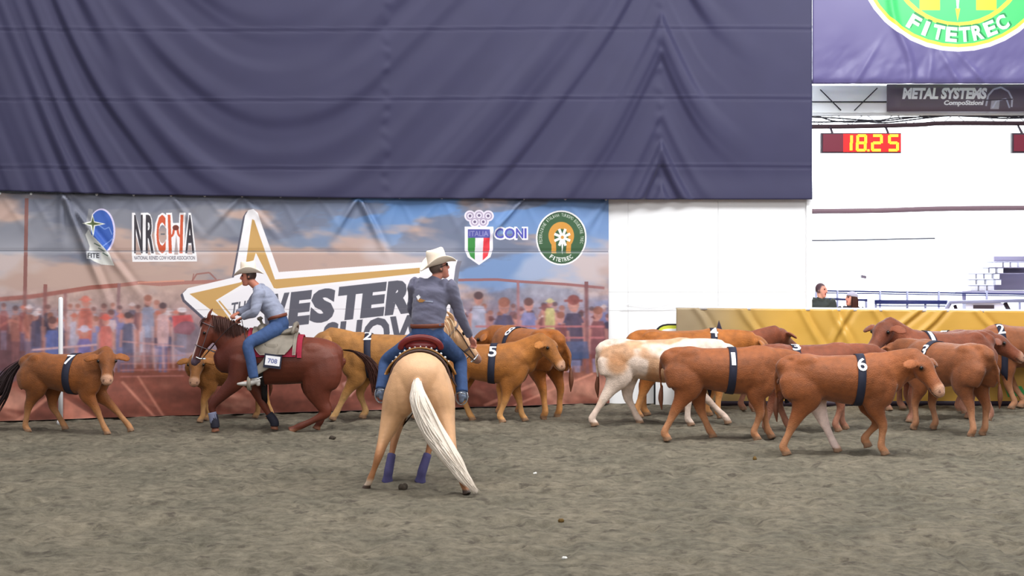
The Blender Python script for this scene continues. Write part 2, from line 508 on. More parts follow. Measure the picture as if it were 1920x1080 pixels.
    c.poly([(120, 745), (185, 786), (118, 788)], (206, 132, 110), 0.7)
    c.poly([(640, 718), (660, 708), (668, 730), (655, 745)], (214, 158, 148), 0.8)
    # the printed crowd is a soft, out-of-focus photograph
    y0 = int(CHH*0.40)
    blk = c.a[y0:].copy()
    j = (fbm(T[y0:]*9, Z[y0:]*9, 77, 3) - .5)[..., None]
    for ax, rr in ((1, 3), (0, 2), (1, 2)):
        blk = sum(np.roll(blk, k, ax) for k in range(-rr, rr + 1))/(2*rr + 1)
    blk = (blk*0.8 + np.array((0.60, 0.49, 0.53))*0.2*(1 - e[y0:]) + blk*0.2*e[y0:])*(1 + 0.30*j)
    wy = sstep(0, 40, np.arange(CHH - y0))[:, None, None]
    c.a[y0:] = c.a[y0:]*(1 - wy) + blk*wy
    # star sign
    W, G, D = (240, 238, 242), (200, 160, 100), (92, 92, 104)
    P = [(459, 404), (465, 394), (474, 392), (482, 399), (522, 510), (857, 487), (853, 500), (832, 660), (600, 660), (440, 660), (392, 604), (346, 562), (342, 550), (352, 540), (438, 520)]
    c.poly([(x - 4, y + 3) for x, y in P], (78, 78, 94), 0.9)
    c.poly([(x + 8, y + 2) for x, y in P[4:9]] + [P[8], P[5]], (120, 120, 134), 0.9)
    c.poly(P, W)
    c.poly([(472, 411), (476, 413), (515, 524), (786, 502), (786, 512), (518, 541), (513, 540), (479, 474), (466, 517), (462, 528), (404, 563), (430, 590), (432, 604), (424, 603), (355, 551), (452, 529), (460, 497)], G)
    c.poly([(480, 475), (514, 546), (800, 516), (850, 512), (830, 652), (470, 652), (405, 563), (470, 535), (474, 500)], (236, 234, 240))
    c.lines([(410, 564), (432, 590)], 3, G)
    vy = np.array((7, -63.0))
    c.text('THE', (431, 590), (38, -6), (3, -22), D, 0.02)
    for ch, x0, x1 in (('W', 486, 533), ('E', 540, 576), ('S', 580, 622), ('T', 630, 676), ('E', 676, 716), ('R', 722, 768), ('N', 775, 818)):
        c.text(ch, (x0 - 2, 612 - .11*(x0 - 540)), (x1 - x0 + 4, -.11*(x1 - x0 + 4)), vy*1.02, D, 0.065)
    c.text('SHOW', (600, 668), (196, -19), vy, D, 0.035, 1.0)
    # globe and horse head
    c.ell(190, 434, 26, 43, (214, 206, 240)); c.ell(189, 434, 23.5, 40, (62, 98, 182))
    c.lines([(182, 420), (196, 430), (204, 426), (210, 440)], 2, (120, 150, 214)); c.lines([(192, 462), (206, 452), (212, 446)], 2, (120, 150, 214))
    c.poly([(166, 391), (174, 393), (172, 420), (170, 440), (162, 470), (154, 440), (160, 425)], (140, 142, 150))
    c.poly([(165, 430), (171, 440), (186, 455), (204, 475), (214, 498), (190, 496), (176, 490), (164, 482), (168, 462), (160, 440)], (222, 224, 220))
    for q in range(3): c.line((176 + q*8, 456 + q*9), (188 + q*7, 462 + q*9), 2, (110, 130, 120))
    c.poly([(153, 419), (170, 415), (173, 400), (177, 415), (198, 420), (178, 424), (174, 446), (170, 424)], (238, 238, 226))
    c.poly([(160, 420), (171, 417), (174, 406), (176, 417), (192, 420), (176, 422), (174, 438), (172, 422)], (86, 100, 64))
    c.poly([(161, 470), (188, 472), (190, 487), (162, 485)], (206, 208, 214)); c.text('FITE', (164, 483), (22, 1), (0, -9), (50, 52, 60), 0.02)
    # letter logo
    dk, og = (62, 58, 66), (206, 92, 62)
    c.poly([(247, 478), (368, 477), (369, 490), (248, 491)], W)
    for ch, x, wdt in (('N', 251, 16), ('R', 273, 15), ('C', 293, 17), ('A', 347, 17)):
        c.text(ch, (x - 4, 479), (wdt + 8, 0), (0, -80), W, 0.075)
    c.poly([(311, 399), (322, 399), (324, 418), (335, 418), (336, 399), (347, 399), (345, 478), (334, 478), (330, 440), (326, 478), (312, 478)], W)
    for ch, x, wdt, col in (('N', 251, 16, dk), ('R', 273, 15, dk), ('C', 293, 17, og), ('H', 314, 30, og), ('A', 347, 17, dk)):
        if ch == 'H':
            c.poly([(314, 403), (319, 403), (322, 475), (316, 475)], og); c.poly([(338, 403), (343, 403), (342, 475), (336, 475)], og)
            c.lines([(317, 446), (324, 440), (326, 428), (332, 428), (334, 440), (340, 446)], 4, og); c.ell(329, 427, 6, 5, (120, 60, 50))
        else:
            c.text(ch, (x, 475), (wdt, 0), (0, -72), col, 0.03)
    c.line((301, 439), (309, 439), 3, (110, 110, 116))
    c.text('NATIONAL REINED COW HORSE ASSOCIATION', (251, 487), (114, 0), (0, -7), (96, 92, 104), 0.01)
    # rings and shield
    for pas in (0, 1):
        for x, y in ((880, 405), (897, 404), (914, 405), (889, 416), (905, 416)):
            if pas == 0: c.ell(x, y, 10.5, 10.5, (228, 222, 238))
            else: c.ell(x, y, 7.5, 7.5, (176, 164, 190)); c.ell(x, y, 5, 5, (226, 222, 236)); c.ell(x, y, 2.6, 2.6, (110, 96, 130))
    sh = lambda k: [(872 - k, 427 - k), (921 + k, 427 - k), (921 + k, 468), (917 + k*0.7, 481 + k*0.5), (897, 495 + k), (877 - k*0.7, 481 + k*0.5), (872 - k, 468)]
    c.poly(sh(2), (236, 234, 244)); c.poly([(876, 430), (917, 430), (917, 446), (876, 446)], (82, 84, 158))
    c.text('ITALIA', (879, 443), (35, 0), (0, -10), (140, 140, 190), 0.01)
    c.poly([(876, 446), (890, 446), (889, 487), (881, 481), (876, 468)], (62, 140, 70)); c.poly([(890, 446), (905, 446), (904, 489), (897, 492), (889, 488)], (226, 224, 234))
    c.poly([(905, 446), (917, 446), (917, 468), (913, 480), (904, 488)], (226, 66, 78))
    for e, col in ((3.0, (244, 242, 250)), (0, (84, 88, 178))):
        for q, (cx_, cw_) in enumerate(((927, 16), (945, 19), (966, 14), (982, 4))):
            c.text('CONI'[q], (cx_ - e, 447 + e), (cw_ + 2*e, 0), (0, -19 - 2*e), col, 0.07 if e else 0.03)
    # round seal
    c.ell(1051, 446, 47.5, 51.5, (238, 238, 238)); c.ell(1051, 446, 44.5, 48.5, (46, 70, 56)); c.ell(1051, 446, 43.5, 47.5, (64, 96, 68))
    c.arctext('FEDERAZIONE ITALIANA TURISMO EQUESTRE TREC', (1051, 446), 39, 43, 165, 375, 6, (222, 226, 220), bold=0.0)
    c.arctext('FITETREC', (1051, 446), 36, 41, 125, 55, 8, (240, 240, 240), bold=0.02)
    P = [(1051 + 24*math.cos(a), 442 + 26*math.sin(a)) for a in np.radians(np.linspace(140, 400, 30))]
    Q = [(1051 + 13*math.cos(a), 444 + 15*math.sin(a)) for a in np.radians(np.linspace(400, 140, 30))]
    c.poly(P + [(1069, 475), (1060, 475)] + Q + [(1042, 475), (1033, 475)], (208, 150, 70))
    for q in range(8):
        a = math.radians(q*45 + 22); c.line((1053, 445), (1053 + 16*math.cos(a), 445 + 17*math.sin(a)), 5, (240, 240, 236))
    c.poly([(1050, 445), (1056, 445), (1053, 478)], (236, 236, 232)); c.ell(1053, 445, 3, 3, (206, 150, 80))
    # crease lines across the cloth, their shade and pale edge painted in
    c.line((-120, 470), (1139, 472), 1.6, (86, 90, 104), 0.6); c.line((-120, 472), (1139, 474), 1.2, (190, 194, 204), 0.5)
    c.line((-120, 583), (1139, 577), 1.0, (120, 110, 120), 0.4)
    return c.image('banner_print')
IMG_BANNER = paint_banner()

# purple banner with the big seal (rectified plane facing the arena)
PY_ = 26.45
PX0, PX1, PYT, PYB = 1523, 2090, -330, 157
def paint_purple():
    RS = 1.6
    c = Canvas(int((PX1 - PX0)*RS), int((PYB - PYT)*RS), lambda x, y: ((x - PX0)*RS, (y - PYT)*RS))
    c.a[:] = np.array((96, 90, 136))/255.0
    x, y = 1796, -96
    c.ell(x, y, 195, 193, (250, 250, 250)); c.ell(x, y, 187, 185, (252, 214, 70)); c.ell(x, y, 181, 179, (70, 190, 110))
    c.ell(x, y, 136, 146, (252, 214, 70)); c.ell(x, y, 128, 138, (74, 190, 116))
    P = [(x + 95*math.cos(a), y - 10 + 98*math.sin(a)) for a in np.radians(np.linspace(140, 400, 30))]
    Q = [(x + 55*math.cos(a), y - 5 + 58*math.sin(a)) for a in np.radians(np.linspace(400, 140, 30))]
    c.poly(P + [(x + 72, y + 60), (x + 72, y + 115), (x + 34, y + 115), (x + 34, y + 50)] + Q + [(x - 34, y + 50), (x - 34, y + 115), (x - 72, y + 115), (x - 72, y + 60)], (250, 208, 52))
    for q in range(8):
        a = math.radians(q*45 + 22); c.line((x, y), (x + 70*math.cos(a), y + 70*math.sin(a)), 20, (244, 246, 244))
    c.poly([(x - 10, y), (x + 10, y), (x - 1, y + 135)], (246, 248, 250)); c.poly([(x - 5, y + 112), (x + 4, y + 112), (x - 1, y + 136)], (250, 190, 70))
    c.arctext('FITETREC', (x + 3, y - 2), 162, 161, 125, 55, 31, (30, 130, 70), bold=0.05)
    c.arctext('FITETREC', (x, y), 162, 161, 125, 55, 28, (244, 252, 255), bold=0.04)
    return c.image('seal_banner_print')
IMG_PURPLE = paint_purple()

def paint_sponsor():
    c = Canvas(640, 110, lambda x, y: ((x - 1663)*2.1, (y - 158)*2.1))
    c.a[:] = np.array((104, 92, 104))/255.0
    c.text('METAL SYSTEMS', (1691, 187), (157, 0), (3, -22), (252, 252, 255), 0.055)
    c.text('CompoSizioni', (1768, 201), (74, 0), (2, -12), (250, 250, 254), 0.05)
    c.lines([(1848, 200), (1852, 180), (1862, 168), (1876, 164), (1890, 172), (1897, 186), (1896, 202)], 3.5, (190, 190, 206))
    c.lines([(1860, 204), (1868, 190), (1886, 186), (1892, 204)], 3, (176, 178, 200)); c.poly([(1858, 190), (1874, 188), (1872, 206), (1856, 206)], (206, 208, 222), 0.7)
    c.line((1846, 189), (1898, 187), 2, (70, 62, 74))
    return c.image('sponsor_print')
IMG_SPONSOR = paint_sponsor()

BYY = 26.15
BRX0, BRX1 = 1268, 2120
def paint_barrier():
    c = Canvas(1300, 300, lambda x, y: ((x - BRX0)*1.525, (y - 575)*1.6))
    X, Y = np.meshgrid(np.linspace(0, 1, 1300), np.linspace(0, 1, 300))
    k = sstep(0.02, 0.26, X)[..., None]
    img = np.array((162, 144, 114))/255*(1 - k) + np.array((214, 168, 76))/255*k
    c.a = img*(0.93 + 0.14*fbm(X*9, Y*4, 5, 4)[..., None])
    c.poly([(1348, 598), (1356, 622), (1380, 630), (1358, 640), (1362, 668), (1346, 648), (1330, 664), (1336, 640), (1318, 630), (1342, 622)], (64, 60, 76))
    c.poly([(1884, 728), (1915, 724), (1925, 742), (1890, 746)], (70, 178, 96))
    return c.image('barrier_print')
IMG_BARRIER = paint_barrier()

M['banner'] = mat('printed_banner_vinyl', image=IMG_BANNER, rough=0.5, spec=0.3)
M['purple'] = mat('printed_purple_vinyl', image=IMG_PURPLE, rough=0.4, spec=0.35)
M['sponsor'] = mat('printed_sponsor_vinyl', image=IMG_SPONSOR, rough=0.5)
M['barrier'] = mat('printed_gold_vinyl', image=IMG_BARRIER, rough=0.38, spec=0.45)
M['curtain'] = mat('navy_curtain_cloth', lin(48, 47, 78), rough=0.62, noise=0.05, nscale=2.0, spec=0.35, sheen=0.15)

# ------------------------------------------------------------------ ground
def grid_mesh(name, P, uv=None):
    """P: (r, c, 3) array of points"""
    r, c = P.shape[:2]
    me = bpy.data.meshes.new(name)
    idx = np.arange(r*c).reshape(r, c)
    q = np.stack([idx[:-1, :-1], idx[:-1, 1:], idx[1:, 1:], idx[1:, :-1]], -1).reshape(-1, 4)
    nf = len(q)
    me.vertices.add(r*c); me.vertices.foreach_set('co', P.reshape(-1).astype(np.float32))
    me.loops.add(nf*4); me.loops.foreach_set('vertex_index', q.reshape(-1).astype(np.int32))
    me.polygons.add(nf); me.polygons.foreach_set('loop_start', np.arange(0, nf*4, 4, dtype=np.int32))
    if uv is not None:
        l = me.uv_layers.new(name='UVMap')
        l.data.foreach_set('uv', uv.reshape(-1, 2)[q.reshape(-1)].astype(np.float32).reshape(-1))
    me.update(calc_edges=True)
    me.validate()
    return me

def sand_material():
    m = bpy.data.materials.new('arena_sand'); m.use_nodes = True
    nt = m.node_tree; N = nt.nodes; L = nt.links; p = N['Principled BSDF']
    p.inputs['Roughness'].default_value = 0.95; p.inputs['Specular IOR Level'].default_value = 0.15
    tc = N.new('ShaderNodeTexCoord')
    def noise(s, det, ro=0.6):
        n = N.new('ShaderNodeTexNoise'); n.inputs['Scale'].default_value = s; n.inputs['Detail'].default_value = det; n.inputs['Roughness'].default_value = ro
        L.new(tc.outputs['Object'], n.inputs['Vector']); return n.outputs['Fac']
    def ramp(f, a, b, ca, cb):
        r = N.new('ShaderNodeValToRGB'); r.color_ramp.elements[0].position = a; r.color_ramp.elements[1].position = b
        r.color_ramp.elements[0].color = ca; r.color_ramp.elements[1].color = cb; L.new(f, r.inputs[0]); return r.outputs[0]
    def mix(f, a, b, mode='MIX'):
        x = N.new('ShaderNodeMix'); x.data_type = 'RGBA'; x.blend_type = mode
        if hasattr(f, 'links'): L.new(f, x.inputs[0])
        else: x.inputs[0].default_value = f
        L.new(a, x.inputs[6]); L.new(b, x.inputs[7]); return x.outputs[2]
    base = ramp(noise(0.9, 6), 0.3, 0.72, lin(113, 108, 95), lin(140, 131, 114))
    fine = ramp(noise(7, 6, 0.7), 0.32, 0.68, lin(178, 178, 178), lin(255, 255, 255))
    c = mix(1.0, base, fine, 'MULTIPLY')
    spots = ramp(noise(4.6, 4, 0.6), 0.33, 0.42, (1, 1, 1, 1), (0, 0, 0, 1))
    dk = N.new('ShaderNodeRGB'); dk.outputs[0].default_value = lin(78, 72, 64)
    sp = N.new('ShaderNodeMath'); sp.operation = 'MULTIPLY'; sp.inputs[1].default_value = 0.85; L.new(spots, sp.inputs[0])
    c = mix(sp.outputs[0], c, dk.outputs[0])
    L.new(c, p.inputs['Base Color'])
    b = N.new('ShaderNodeBump'); b.inputs['Strength'].default_value = 0.6; b.inputs['Distance'].default_value = 0.05
    L.new(noise(16, 5, 0.7), b.inputs['Height']); L.new(b.outputs[0], p.inputs['Normal'])
    return m
def sand_height(x, y):
    h = 0.03*(fbm(x*0.9, y*0.9, 61, 3) - 0.5) + 0.075*(fbm(x*5.2, y*5.2, 71, 3) - 0.5)
    pits = sstep(0.66, 0.84, vnoise(x*4.1 + 4, y*4.1, 83))
    return h - 0.04*pits
xs = np.concatenate([np.linspace(-40, -10.5, 16), np.linspace(-10, 10.5, 430), np.linspace(11, 40, 16)])
ys = np.concatenate([np.linspace(-6, 9, 10), np.linspace(9.5, 26.6, 400), np.linspace(27, 60, 16)])
X, Y = np.meshgrid(xs, ys)
Hh = sand_height(X, Y)*sstep(27.2, 26.2, Y)*sstep(11, 9.5, np.abs(X))
P = np.stack([X, Y, Hh], -1)
floor = link('floor', grid_mesh('floor', P), sand_material())
thing(floor, 'churned grey-brown sand floor of the riding arena', kind='structure')

# ------------------------------------------------------------------ walls behind the banner
def wall_pt(t, off=0.0):
    """point on the line of the wall, t metres from the photograph's left edge; off = towards the arena"""
    if t <= WLEN: p = np.array((AX, AY)) + U*t + NRM*off; return p
    return np.array((BX + (t - WLEN), BY - off))
def slab(name, a, b, z0, z1, th, m, parent=None, off=0.0):
    pa = wall_pt(a, off); pb = wall_pt(b, off)
    d = (pb - pa)/np.linalg.norm(pb - pa); n = np.array((-d[1], d[0]))*th
    mb = MB(); v = []
    for z in (z0, z1):
        for q in (pa, pb, pb + n, pa + n): v.append((q[0], q[1], z))
    mb.add(v, [(0,1,5,4),(1,2,6,5),(2,3,7,6),(3,0,4,7),(4,5,6,7),(3,2,1,0)])
    o = mb.build(name, m, parent, smooth=False)
    return o
wb = slab('wall_back', -6, WLEN, 0, 8.5, 0.15, M['white_wall'], off=-0.15)
thing(wb, 'white arena wall behind the printed banner', kind='structure')
TC = WLEN + (CXX - BX)
wr = empty('wall_right'); thing(wr, 'white blank wall panel between printed banner and open hall', kind='structure')
for (a, b) in ((WLEN, WLEN + 0.33), (WLEN + 0.333, WLEN + 1.80), (WLEN + 1.803, TC)):
    for (z0, z1) in ((0, 1.52), (1.523, 1.82), (1.823, 8.5)):
        slab('panel', a, b, z0, z1, 0.1, M['white_wall'], wr, off=-0.02)
bk = slab('backing', WLEN, TC, 0, 8.5, 0.05, M['white_wall'], wr, off=-0.125)
for k in range(3):
    bx = BX + 0.2 + k*1.05
    MB().sweep([(bx, BY - 0.0, 1.53 + 0.03*k), (bx + 0.3, BY - 0.015, 1.55), (bx + 0.75, BY - 0.02, 1.56 + 0.02*(k % 2)), (bx + 1.0, BY, 1.60)], 0.0035, n=6).build('sheet_wrinkle', M['white_metal'], wr)
    MB().sweep([(bx + .1, BY, 1.62), (bx + 0.5, BY - 0.02, 1.60 + 0.02*k), (bx + 0.9, BY - 0.01, 1.67)], 0.0035, n=6).build('sheet_wrinkle', M['white_metal'], wr)
col = MB()
col.box(((1516.5 - 960)/114.8, BY + 0.02, 4.2), (0.09, 0.12, 8.4))
t1 = col.build('trim_1', M['white_wall'], smooth=False); thing(t1, 'white upright at the edge of the hall opening', kind='structure')

# ------------------------------------------------------------------ printed banner (hanging vinyl with creases)
nt_, nz_ = 420, 110
tt = np.linspace(T0, WLEN, nt_); zz = np.linspace(0, ZT, nz_)
T, Z = np.meshgrid(tt, zz)
eye_px = (0, 58, 115, 181, 250, 320, 383, 453, 525, 597, 670, 748, 827, 905, 980, 1058, 1134)
eye_t = [ban(p, 370)[0] for p in eye_px]
D = 0.03 + 0.012*(fbm(T*0.8, Z*0.8, 5, 3) - 0.5)
def crease(t0, z0, slope, length, amp, width):
    """a straight tension fold running down from (t0,z0); slope = sideways metres per metre down"""
    dz = z0 - Z
    dist = (T - t0 - slope*dz)/math.sqrt(1 + slope*slope)
    wd = width*(0.5 + 0.8*np.clip(dz/length, 0, 1))
    return amp*np.exp(-(dist/wd)**2)*sstep(-0.02, 0.1, dz)*sstep(length, length*0.3, dz)
for i, t0 in enumerate(eye_t):
    for sl, ln, am in ((-0.9, 0.8, 0.010), (-0.15, 0.9, 0.010), (0.6, 0.9, 0.012)):
        D += crease(t0, ZT, sl + RND.uniform(-0.2, 0.2), ln, am, 0.05)
for px, sl, ln, am in ((115, 0.42, 2.1, 0.09), (115, 0.75, 1.9, 0.08), (115, 0.0, 0.9, 0.05), (320, 0.7, 0.8, 0.03), (453, 0.85, 0.9, 0.035), (670, 0.5, 1.1, 0.08), (670, -0.6, 0.8, 0.07), (980, -0.9, 0.9, 0.08), (1134, -0.6, 0.7, 0.03), (453, -0.9, 0.9, 0.03)):
    t0 = ban(px, 370)[0]
    D += crease(t0, ZT, sl, ln, am, 0.06) - crease(t0 + 0.08, ZT, sl, ln, am*0.6, 0.05)
zb = ban(600, 471)[1]
D -= 0.012*np.exp(-((Z - zb)/0.015)**2)
low = sstep(0.75, 0.0, Z)
D += low*0.10*(fbm(T*1.1 + Z*0.8, Z*1.2, 15, 3) - 0.35) + low*0.05*np.abs(np.sin(T*2.1 + Z*2.5 + 2*vnoise(T, Z, 8)))
D = np.maximum(D, 0.01)
bx = AX + U[0]*T + NRM[0]*D; by = AY + U[1]*T + NRM[1]*D
Zs = Z.copy(); Zs[-1, :] -= 0.02*np.abs(np.sin((tt - eye_t[0])/(eye_t[1] - eye_t[0])*math.pi)); Zs = np.maximum(Zs, 0.015)
uv = np.stack([(T - T0)/(WLEN - T0), Z/ZT], -1)
ban_root = empty('printed_banner', (AX + U[0]*4, AY + U[1]*4, 0), label='long printed vinyl banner with star sign, logos and rodeo crowd on the back wall', cat='banner')
def to_local(P, root):
    P = P.copy(); P[..., 0] -= root.location.x; P[..., 1] -= root.location.y; P[..., 2] -= root.location.z; return P
link('banner_sheet', grid_mesh('banner_sheet', to_local(np.stack([bx, by, Zs], -1), ban_root), uv), M['banner'], ban_root)
ring = MB().ball((0, 0, 0), (0.022, 0.014, 0.022), 8, 5).mesh('eyelet')
for t0 in eye_t:
    p = wall_pt(t0, 0.05)
    e = link('eyelet', ring, M['white_metal'], ban_root); e.location = (p[0] - ban_root.location.x, p[1] - ban_root.location.y, ZT - 0.02)
pw = wall_pt(ban(112, 790)[0], 0.62)
po = MB(); po.sweep([(0, 0, 0), (0, 0, 1.0), (0, 0, 1.80)], 0.034, n=12, sub=2, cap0='flat'); 
post = po.build('white_post', M['white_metal']); post.location = (pw[0], pw[1], 0)
thing(post, 'slim white plastic post standing before the banner behind the leftmost calf', 'post')
MB().ball((0, 0, 0.02), (0.06, 0.06, 0.05)).build('post_foot', M['white_metal'], post)

# ------------------------------------------------------------------ navy curtain above
TE = WLEN + ((1520 - 960)/114.8 - BX)
nt_, nz_ = 520, 190
tt = np.linspace(-1.6, TE, nt_)
base = np.array([np.mean([wall_pt(t + e, 0.13) for e in np.linspace(-1.6, 1.6, 33)], 0) for t in tt])
base[:, 1] = np.minimum(base[:, 1], np.array([wall_pt(t, 0.10)[1] for t in tt]))
px = 960 + F*base[:, 0]/base[:, 1]
zbot = CH - (np.interp(px, [-150, 0, 250, 600, 1140, 1520], [356, 358, 365, 371, 374, 374]) - HZ)*base[:, 1]/F
s = np.linspace(0, 1, nz_)[:, None]
Zc = zbot[None, :]*(1 - s) + 8.2*s
Yp = HZ - (Zc - CH)*F/base[:, 1][None, :]
Xp = np.repeat(px[None, :], nz_, 0)
xk = np.array([-400, 40, 100, 180, 300, 420, 520, 640, 720, 800, 960, 1120, 1200, 1238, 1244, 1290, 1340, 1420, 1800])
sk = np.array([1.5, 2.6, 2.4, 1.7, 1.1, 0.55, 0.0, -0.5, -0.95, -1.0, -1.15, -1.4, -2.0, -2.2, 2.2, 1.8, 1.0, 0.6, 0.3])
xg = np.arange(-400, 1800, 2.0); gg = np.cumsum(np.interp(xg, xk, sk))*2.0
G = np.interp(Xp, xg, gg)
phi = Yp - G
ampx = np.interp(Xp, [-200, 40, 120, 200, 330, 450, 560, 640, 740, 960, 1100, 1200, 1240, 1290, 1350, 1420, 1530], [.15, .25, .8, 1.0, .9, .45, .4, .7, .65, .6, .35, .7, .9, .8, .25, .06, .04])
f1 = vnoise(phi/38.0 + 0.4*fbm(Xp/170, Yp/170, 91, 2), Xp/420, 101)
f2 = vnoise(phi/85.0, Xp/500 + 9, 103)
f1 = sstep(0.2, 0.95, f1)
Dc = ampx*(0.095*(f1 - 0.5) + 0.075*(f2 - 0.5)) + 0.02*(fbm(Xp/160, Yp/120, 107, 3) - 0.5)
for x0 in (724, 1236):
    Dc += 0.012*np.exp(-((Xp - x0 - 3*np.sin(Yp/14))/7)**2)*np.sin(Yp/5.0 + 2*vnoise(Yp/20, Yp*0, 5))*0.6
for y0, k in ((54, 1), (185, 1), (313, 1), (-80, 1)):
    yy = Yp - y0 - 2*np.sin(Xp/260)
    Dc += 0.010*np.exp(-((yy + 1.5)/2.0)**2) - 0.010*np.exp(-((yy - 1.5)/2.0)**2)
Dc += 0.10*sstep(0.09, 0.0, s) * 0.3
bx = base[:, 0][None, :].repeat(nz_, 0); by = base[:, 1][None, :].repeat(nz_, 0)
tg_ = np.gradient(base, axis=0); tg_ /= np.linalg.norm(tg_, axis=1)[:, None]; nx, ny = tg_[:, 1], -tg_[:, 0]
Pc = np.stack([bx + nx*Dc, by + ny*Dc, Zc], -1)
Pc[:, -1, 0] += 0.0
cur = link('navy_curtain', grid_mesh('navy_curtain', Pc), M['curtain'])
thing(cur, 'huge dark navy cloth curtain with swagged folds hung above the banner', 'curtain')
so = cur.modifiers.new('thick', 'SOLIDIFY'); so.thickness = 0.012; so.offset = -1
# ------------------------------------------------------------------ purple seal banner over the opening
def flat_print(name, px0, px1, pyt, pyb, Y, m, disp, nx=120, nz=90, th=0.012, parent=None):
    a = unproj(px0, pyt, Y); b = unproj(px1, pyb, Y)
    U1, V1 = np.meshgrid(np.linspace(0, 1, nx), np.linspace(0, 1, nz))
    X = a.x + (b.x - a.x)*U1; Z = b.z + (a.z - b.z)*V1
    Dd = disp(U1, V1, X, Z)
    P = np.stack([X, Y - Dd, Z], -1)
    o = link(name, grid_mesh(name, P, np.stack([U1, V1], -1)), m, parent)
    so = o.modifiers.new('thick', 'SOLIDIFY'); so.thickness = th; so.offset = 0
    return o
def dp(U1, V1, X, Z):
    low = sstep(0.22, 0.0, V1)
    d = 0.03*(fbm(X*1.0, Z*0.8, 201, 3) - 0.5) + low*0.10*(fbm(X*2.2 - Z*1.2, Z*1.6, 205, 4) - 0.5)
    c = X - (unproj(1668, 0, PY_).x + 0.35*np.exp(-((V1 - 0.05)/0.16)**2))
    d += 0.05*np.exp(-(c/0.06)**2)*sstep(0.9, 0.5, V1)
    for x0, sl in ((1740, 0.1), (1800, -0.6), (1850, -0.9), (1600, 0.6)):
        c = X - unproj(x0, 0, PY_).x - sl*(Z - 5.2); d += 0.035*np.exp(-(c/0.05)**2)*low
    d -= 0.03*np.exp(-(V1/0.012)**2)
    return d
pb = flat_print('seal_banner', PX0, PX1, PYT, PYB, PY_, M['purple'], dp, 160, 140)
thing(pb, 'purple banner with a round green and yellow seal above the hall opening', 'banner')

# ------------------------------------------------------------------ hall beyond the opening
hw = MB(); hw.box((12, 40.1, 5), (34, 0.2, 12))
thing(hw.build('wall_rear', M['white_wall'], smooth=False), 'bright white far wall of the hall beyond', kind='structure')
hw = MB(); hw.box((28.5, 34, 5), (0.2, 12, 12))
thing(hw.build('wall_hall_side', M['white_wall'], smooth=False), 'white side wall of the hall beyond', kind='structure')
hf = MB(); hf.box((15, 33.8, 0.06), (24, 12.2, 0.1))
thing(hf.build('floor_hall', M['white_wall'], smooth=False), 'pale floor of the hall beyond', kind='structure')

Yf = 27.2
fa = empty('canopy_fascia', unproj(1594, 207, Yf), label='white cross-braced fascia panel under the purple banner', cat='fascia')
def rel(p, o): return tuple(Vector(p) - o.location)
MB().box(rel(unproj(1594, 186, Yf + .05), fa), (1.32, 0.05, 0.46)).build('panel', M['white_wall'], fa, False)
MB().bar(rel(unproj(1521, 191, Yf), fa), rel(unproj(1664, 191, Yf), fa), 0.02).build('rail', M['cable'], fa)
MB().bar(rel(unproj(1538, 168, Yf - .02), fa), rel(unproj(1577, 207, Yf - .02), fa), 0.016).build('brace', M['cable'], fa)
MB().bar(rel(unproj(1645, 165, Yf - .02), fa), rel(unproj(1602, 207, Yf - .02), fa), 0.016).build('brace', M['cable'], fa)

sg = flat_print('sponsor_sign', 1663, 1968, 158, 209, 27.15, M['sponsor'], lambda u, v, x, z: 0*x, 12, 6, 0.04)
thing(sg, 'dark grey sponsor sign with white lettering METAL SYSTEMS', 'sign')

Yt = 27.3
tr = empty('lighting_truss', unproj(1720, 225, Yt), label='sagging white truss with draped dark cables above the red clock', cat='truss')
def tpts(L): return [rel(unproj(x, y, Yt), tr) for x, y in L]
MB().sweep(tpts([(1480, 213), (1720, 212), (2000, 212)]), 0.05, n=8).build('top_tube', M['white_metal'], tr)
MB().sweep(tpts([(1480, 238), (1600, 237), (1720, 234), (1780, 231), (2000, 232)]), 0.038, n=8).build('bottom_tube', M['dark_beam'], tr)
for L in ([(1500, 219), (1560, 221), (1640, 226), (1680, 221), (1740, 219), (1830, 217), (2000, 224)],
          [(1500, 228), (1545, 229), (1610, 227), (1660, 230), (1740, 221), (1800, 216), (1880, 222), (2000, 218)],
          [(1500, 214), (1530, 217), (1570, 228), (1640, 228), (1700, 222), (1760, 216), (1850, 219), (2000, 215)]):
    MB().sweep(tpts(L), 0.014, n=6).build('cable', M['cable'], tr)
for x in range(1510, 1960, 56):
    MB().bar(*tpts([(x, 213), (x + 28, 235)]), 0.02).build('diagonal', M['white_metal'], tr)
    MB().bar(*tpts([(x + 28, 235), (x + 56, 213)]), 0.02).build('diagonal', M['white_metal'], tr)

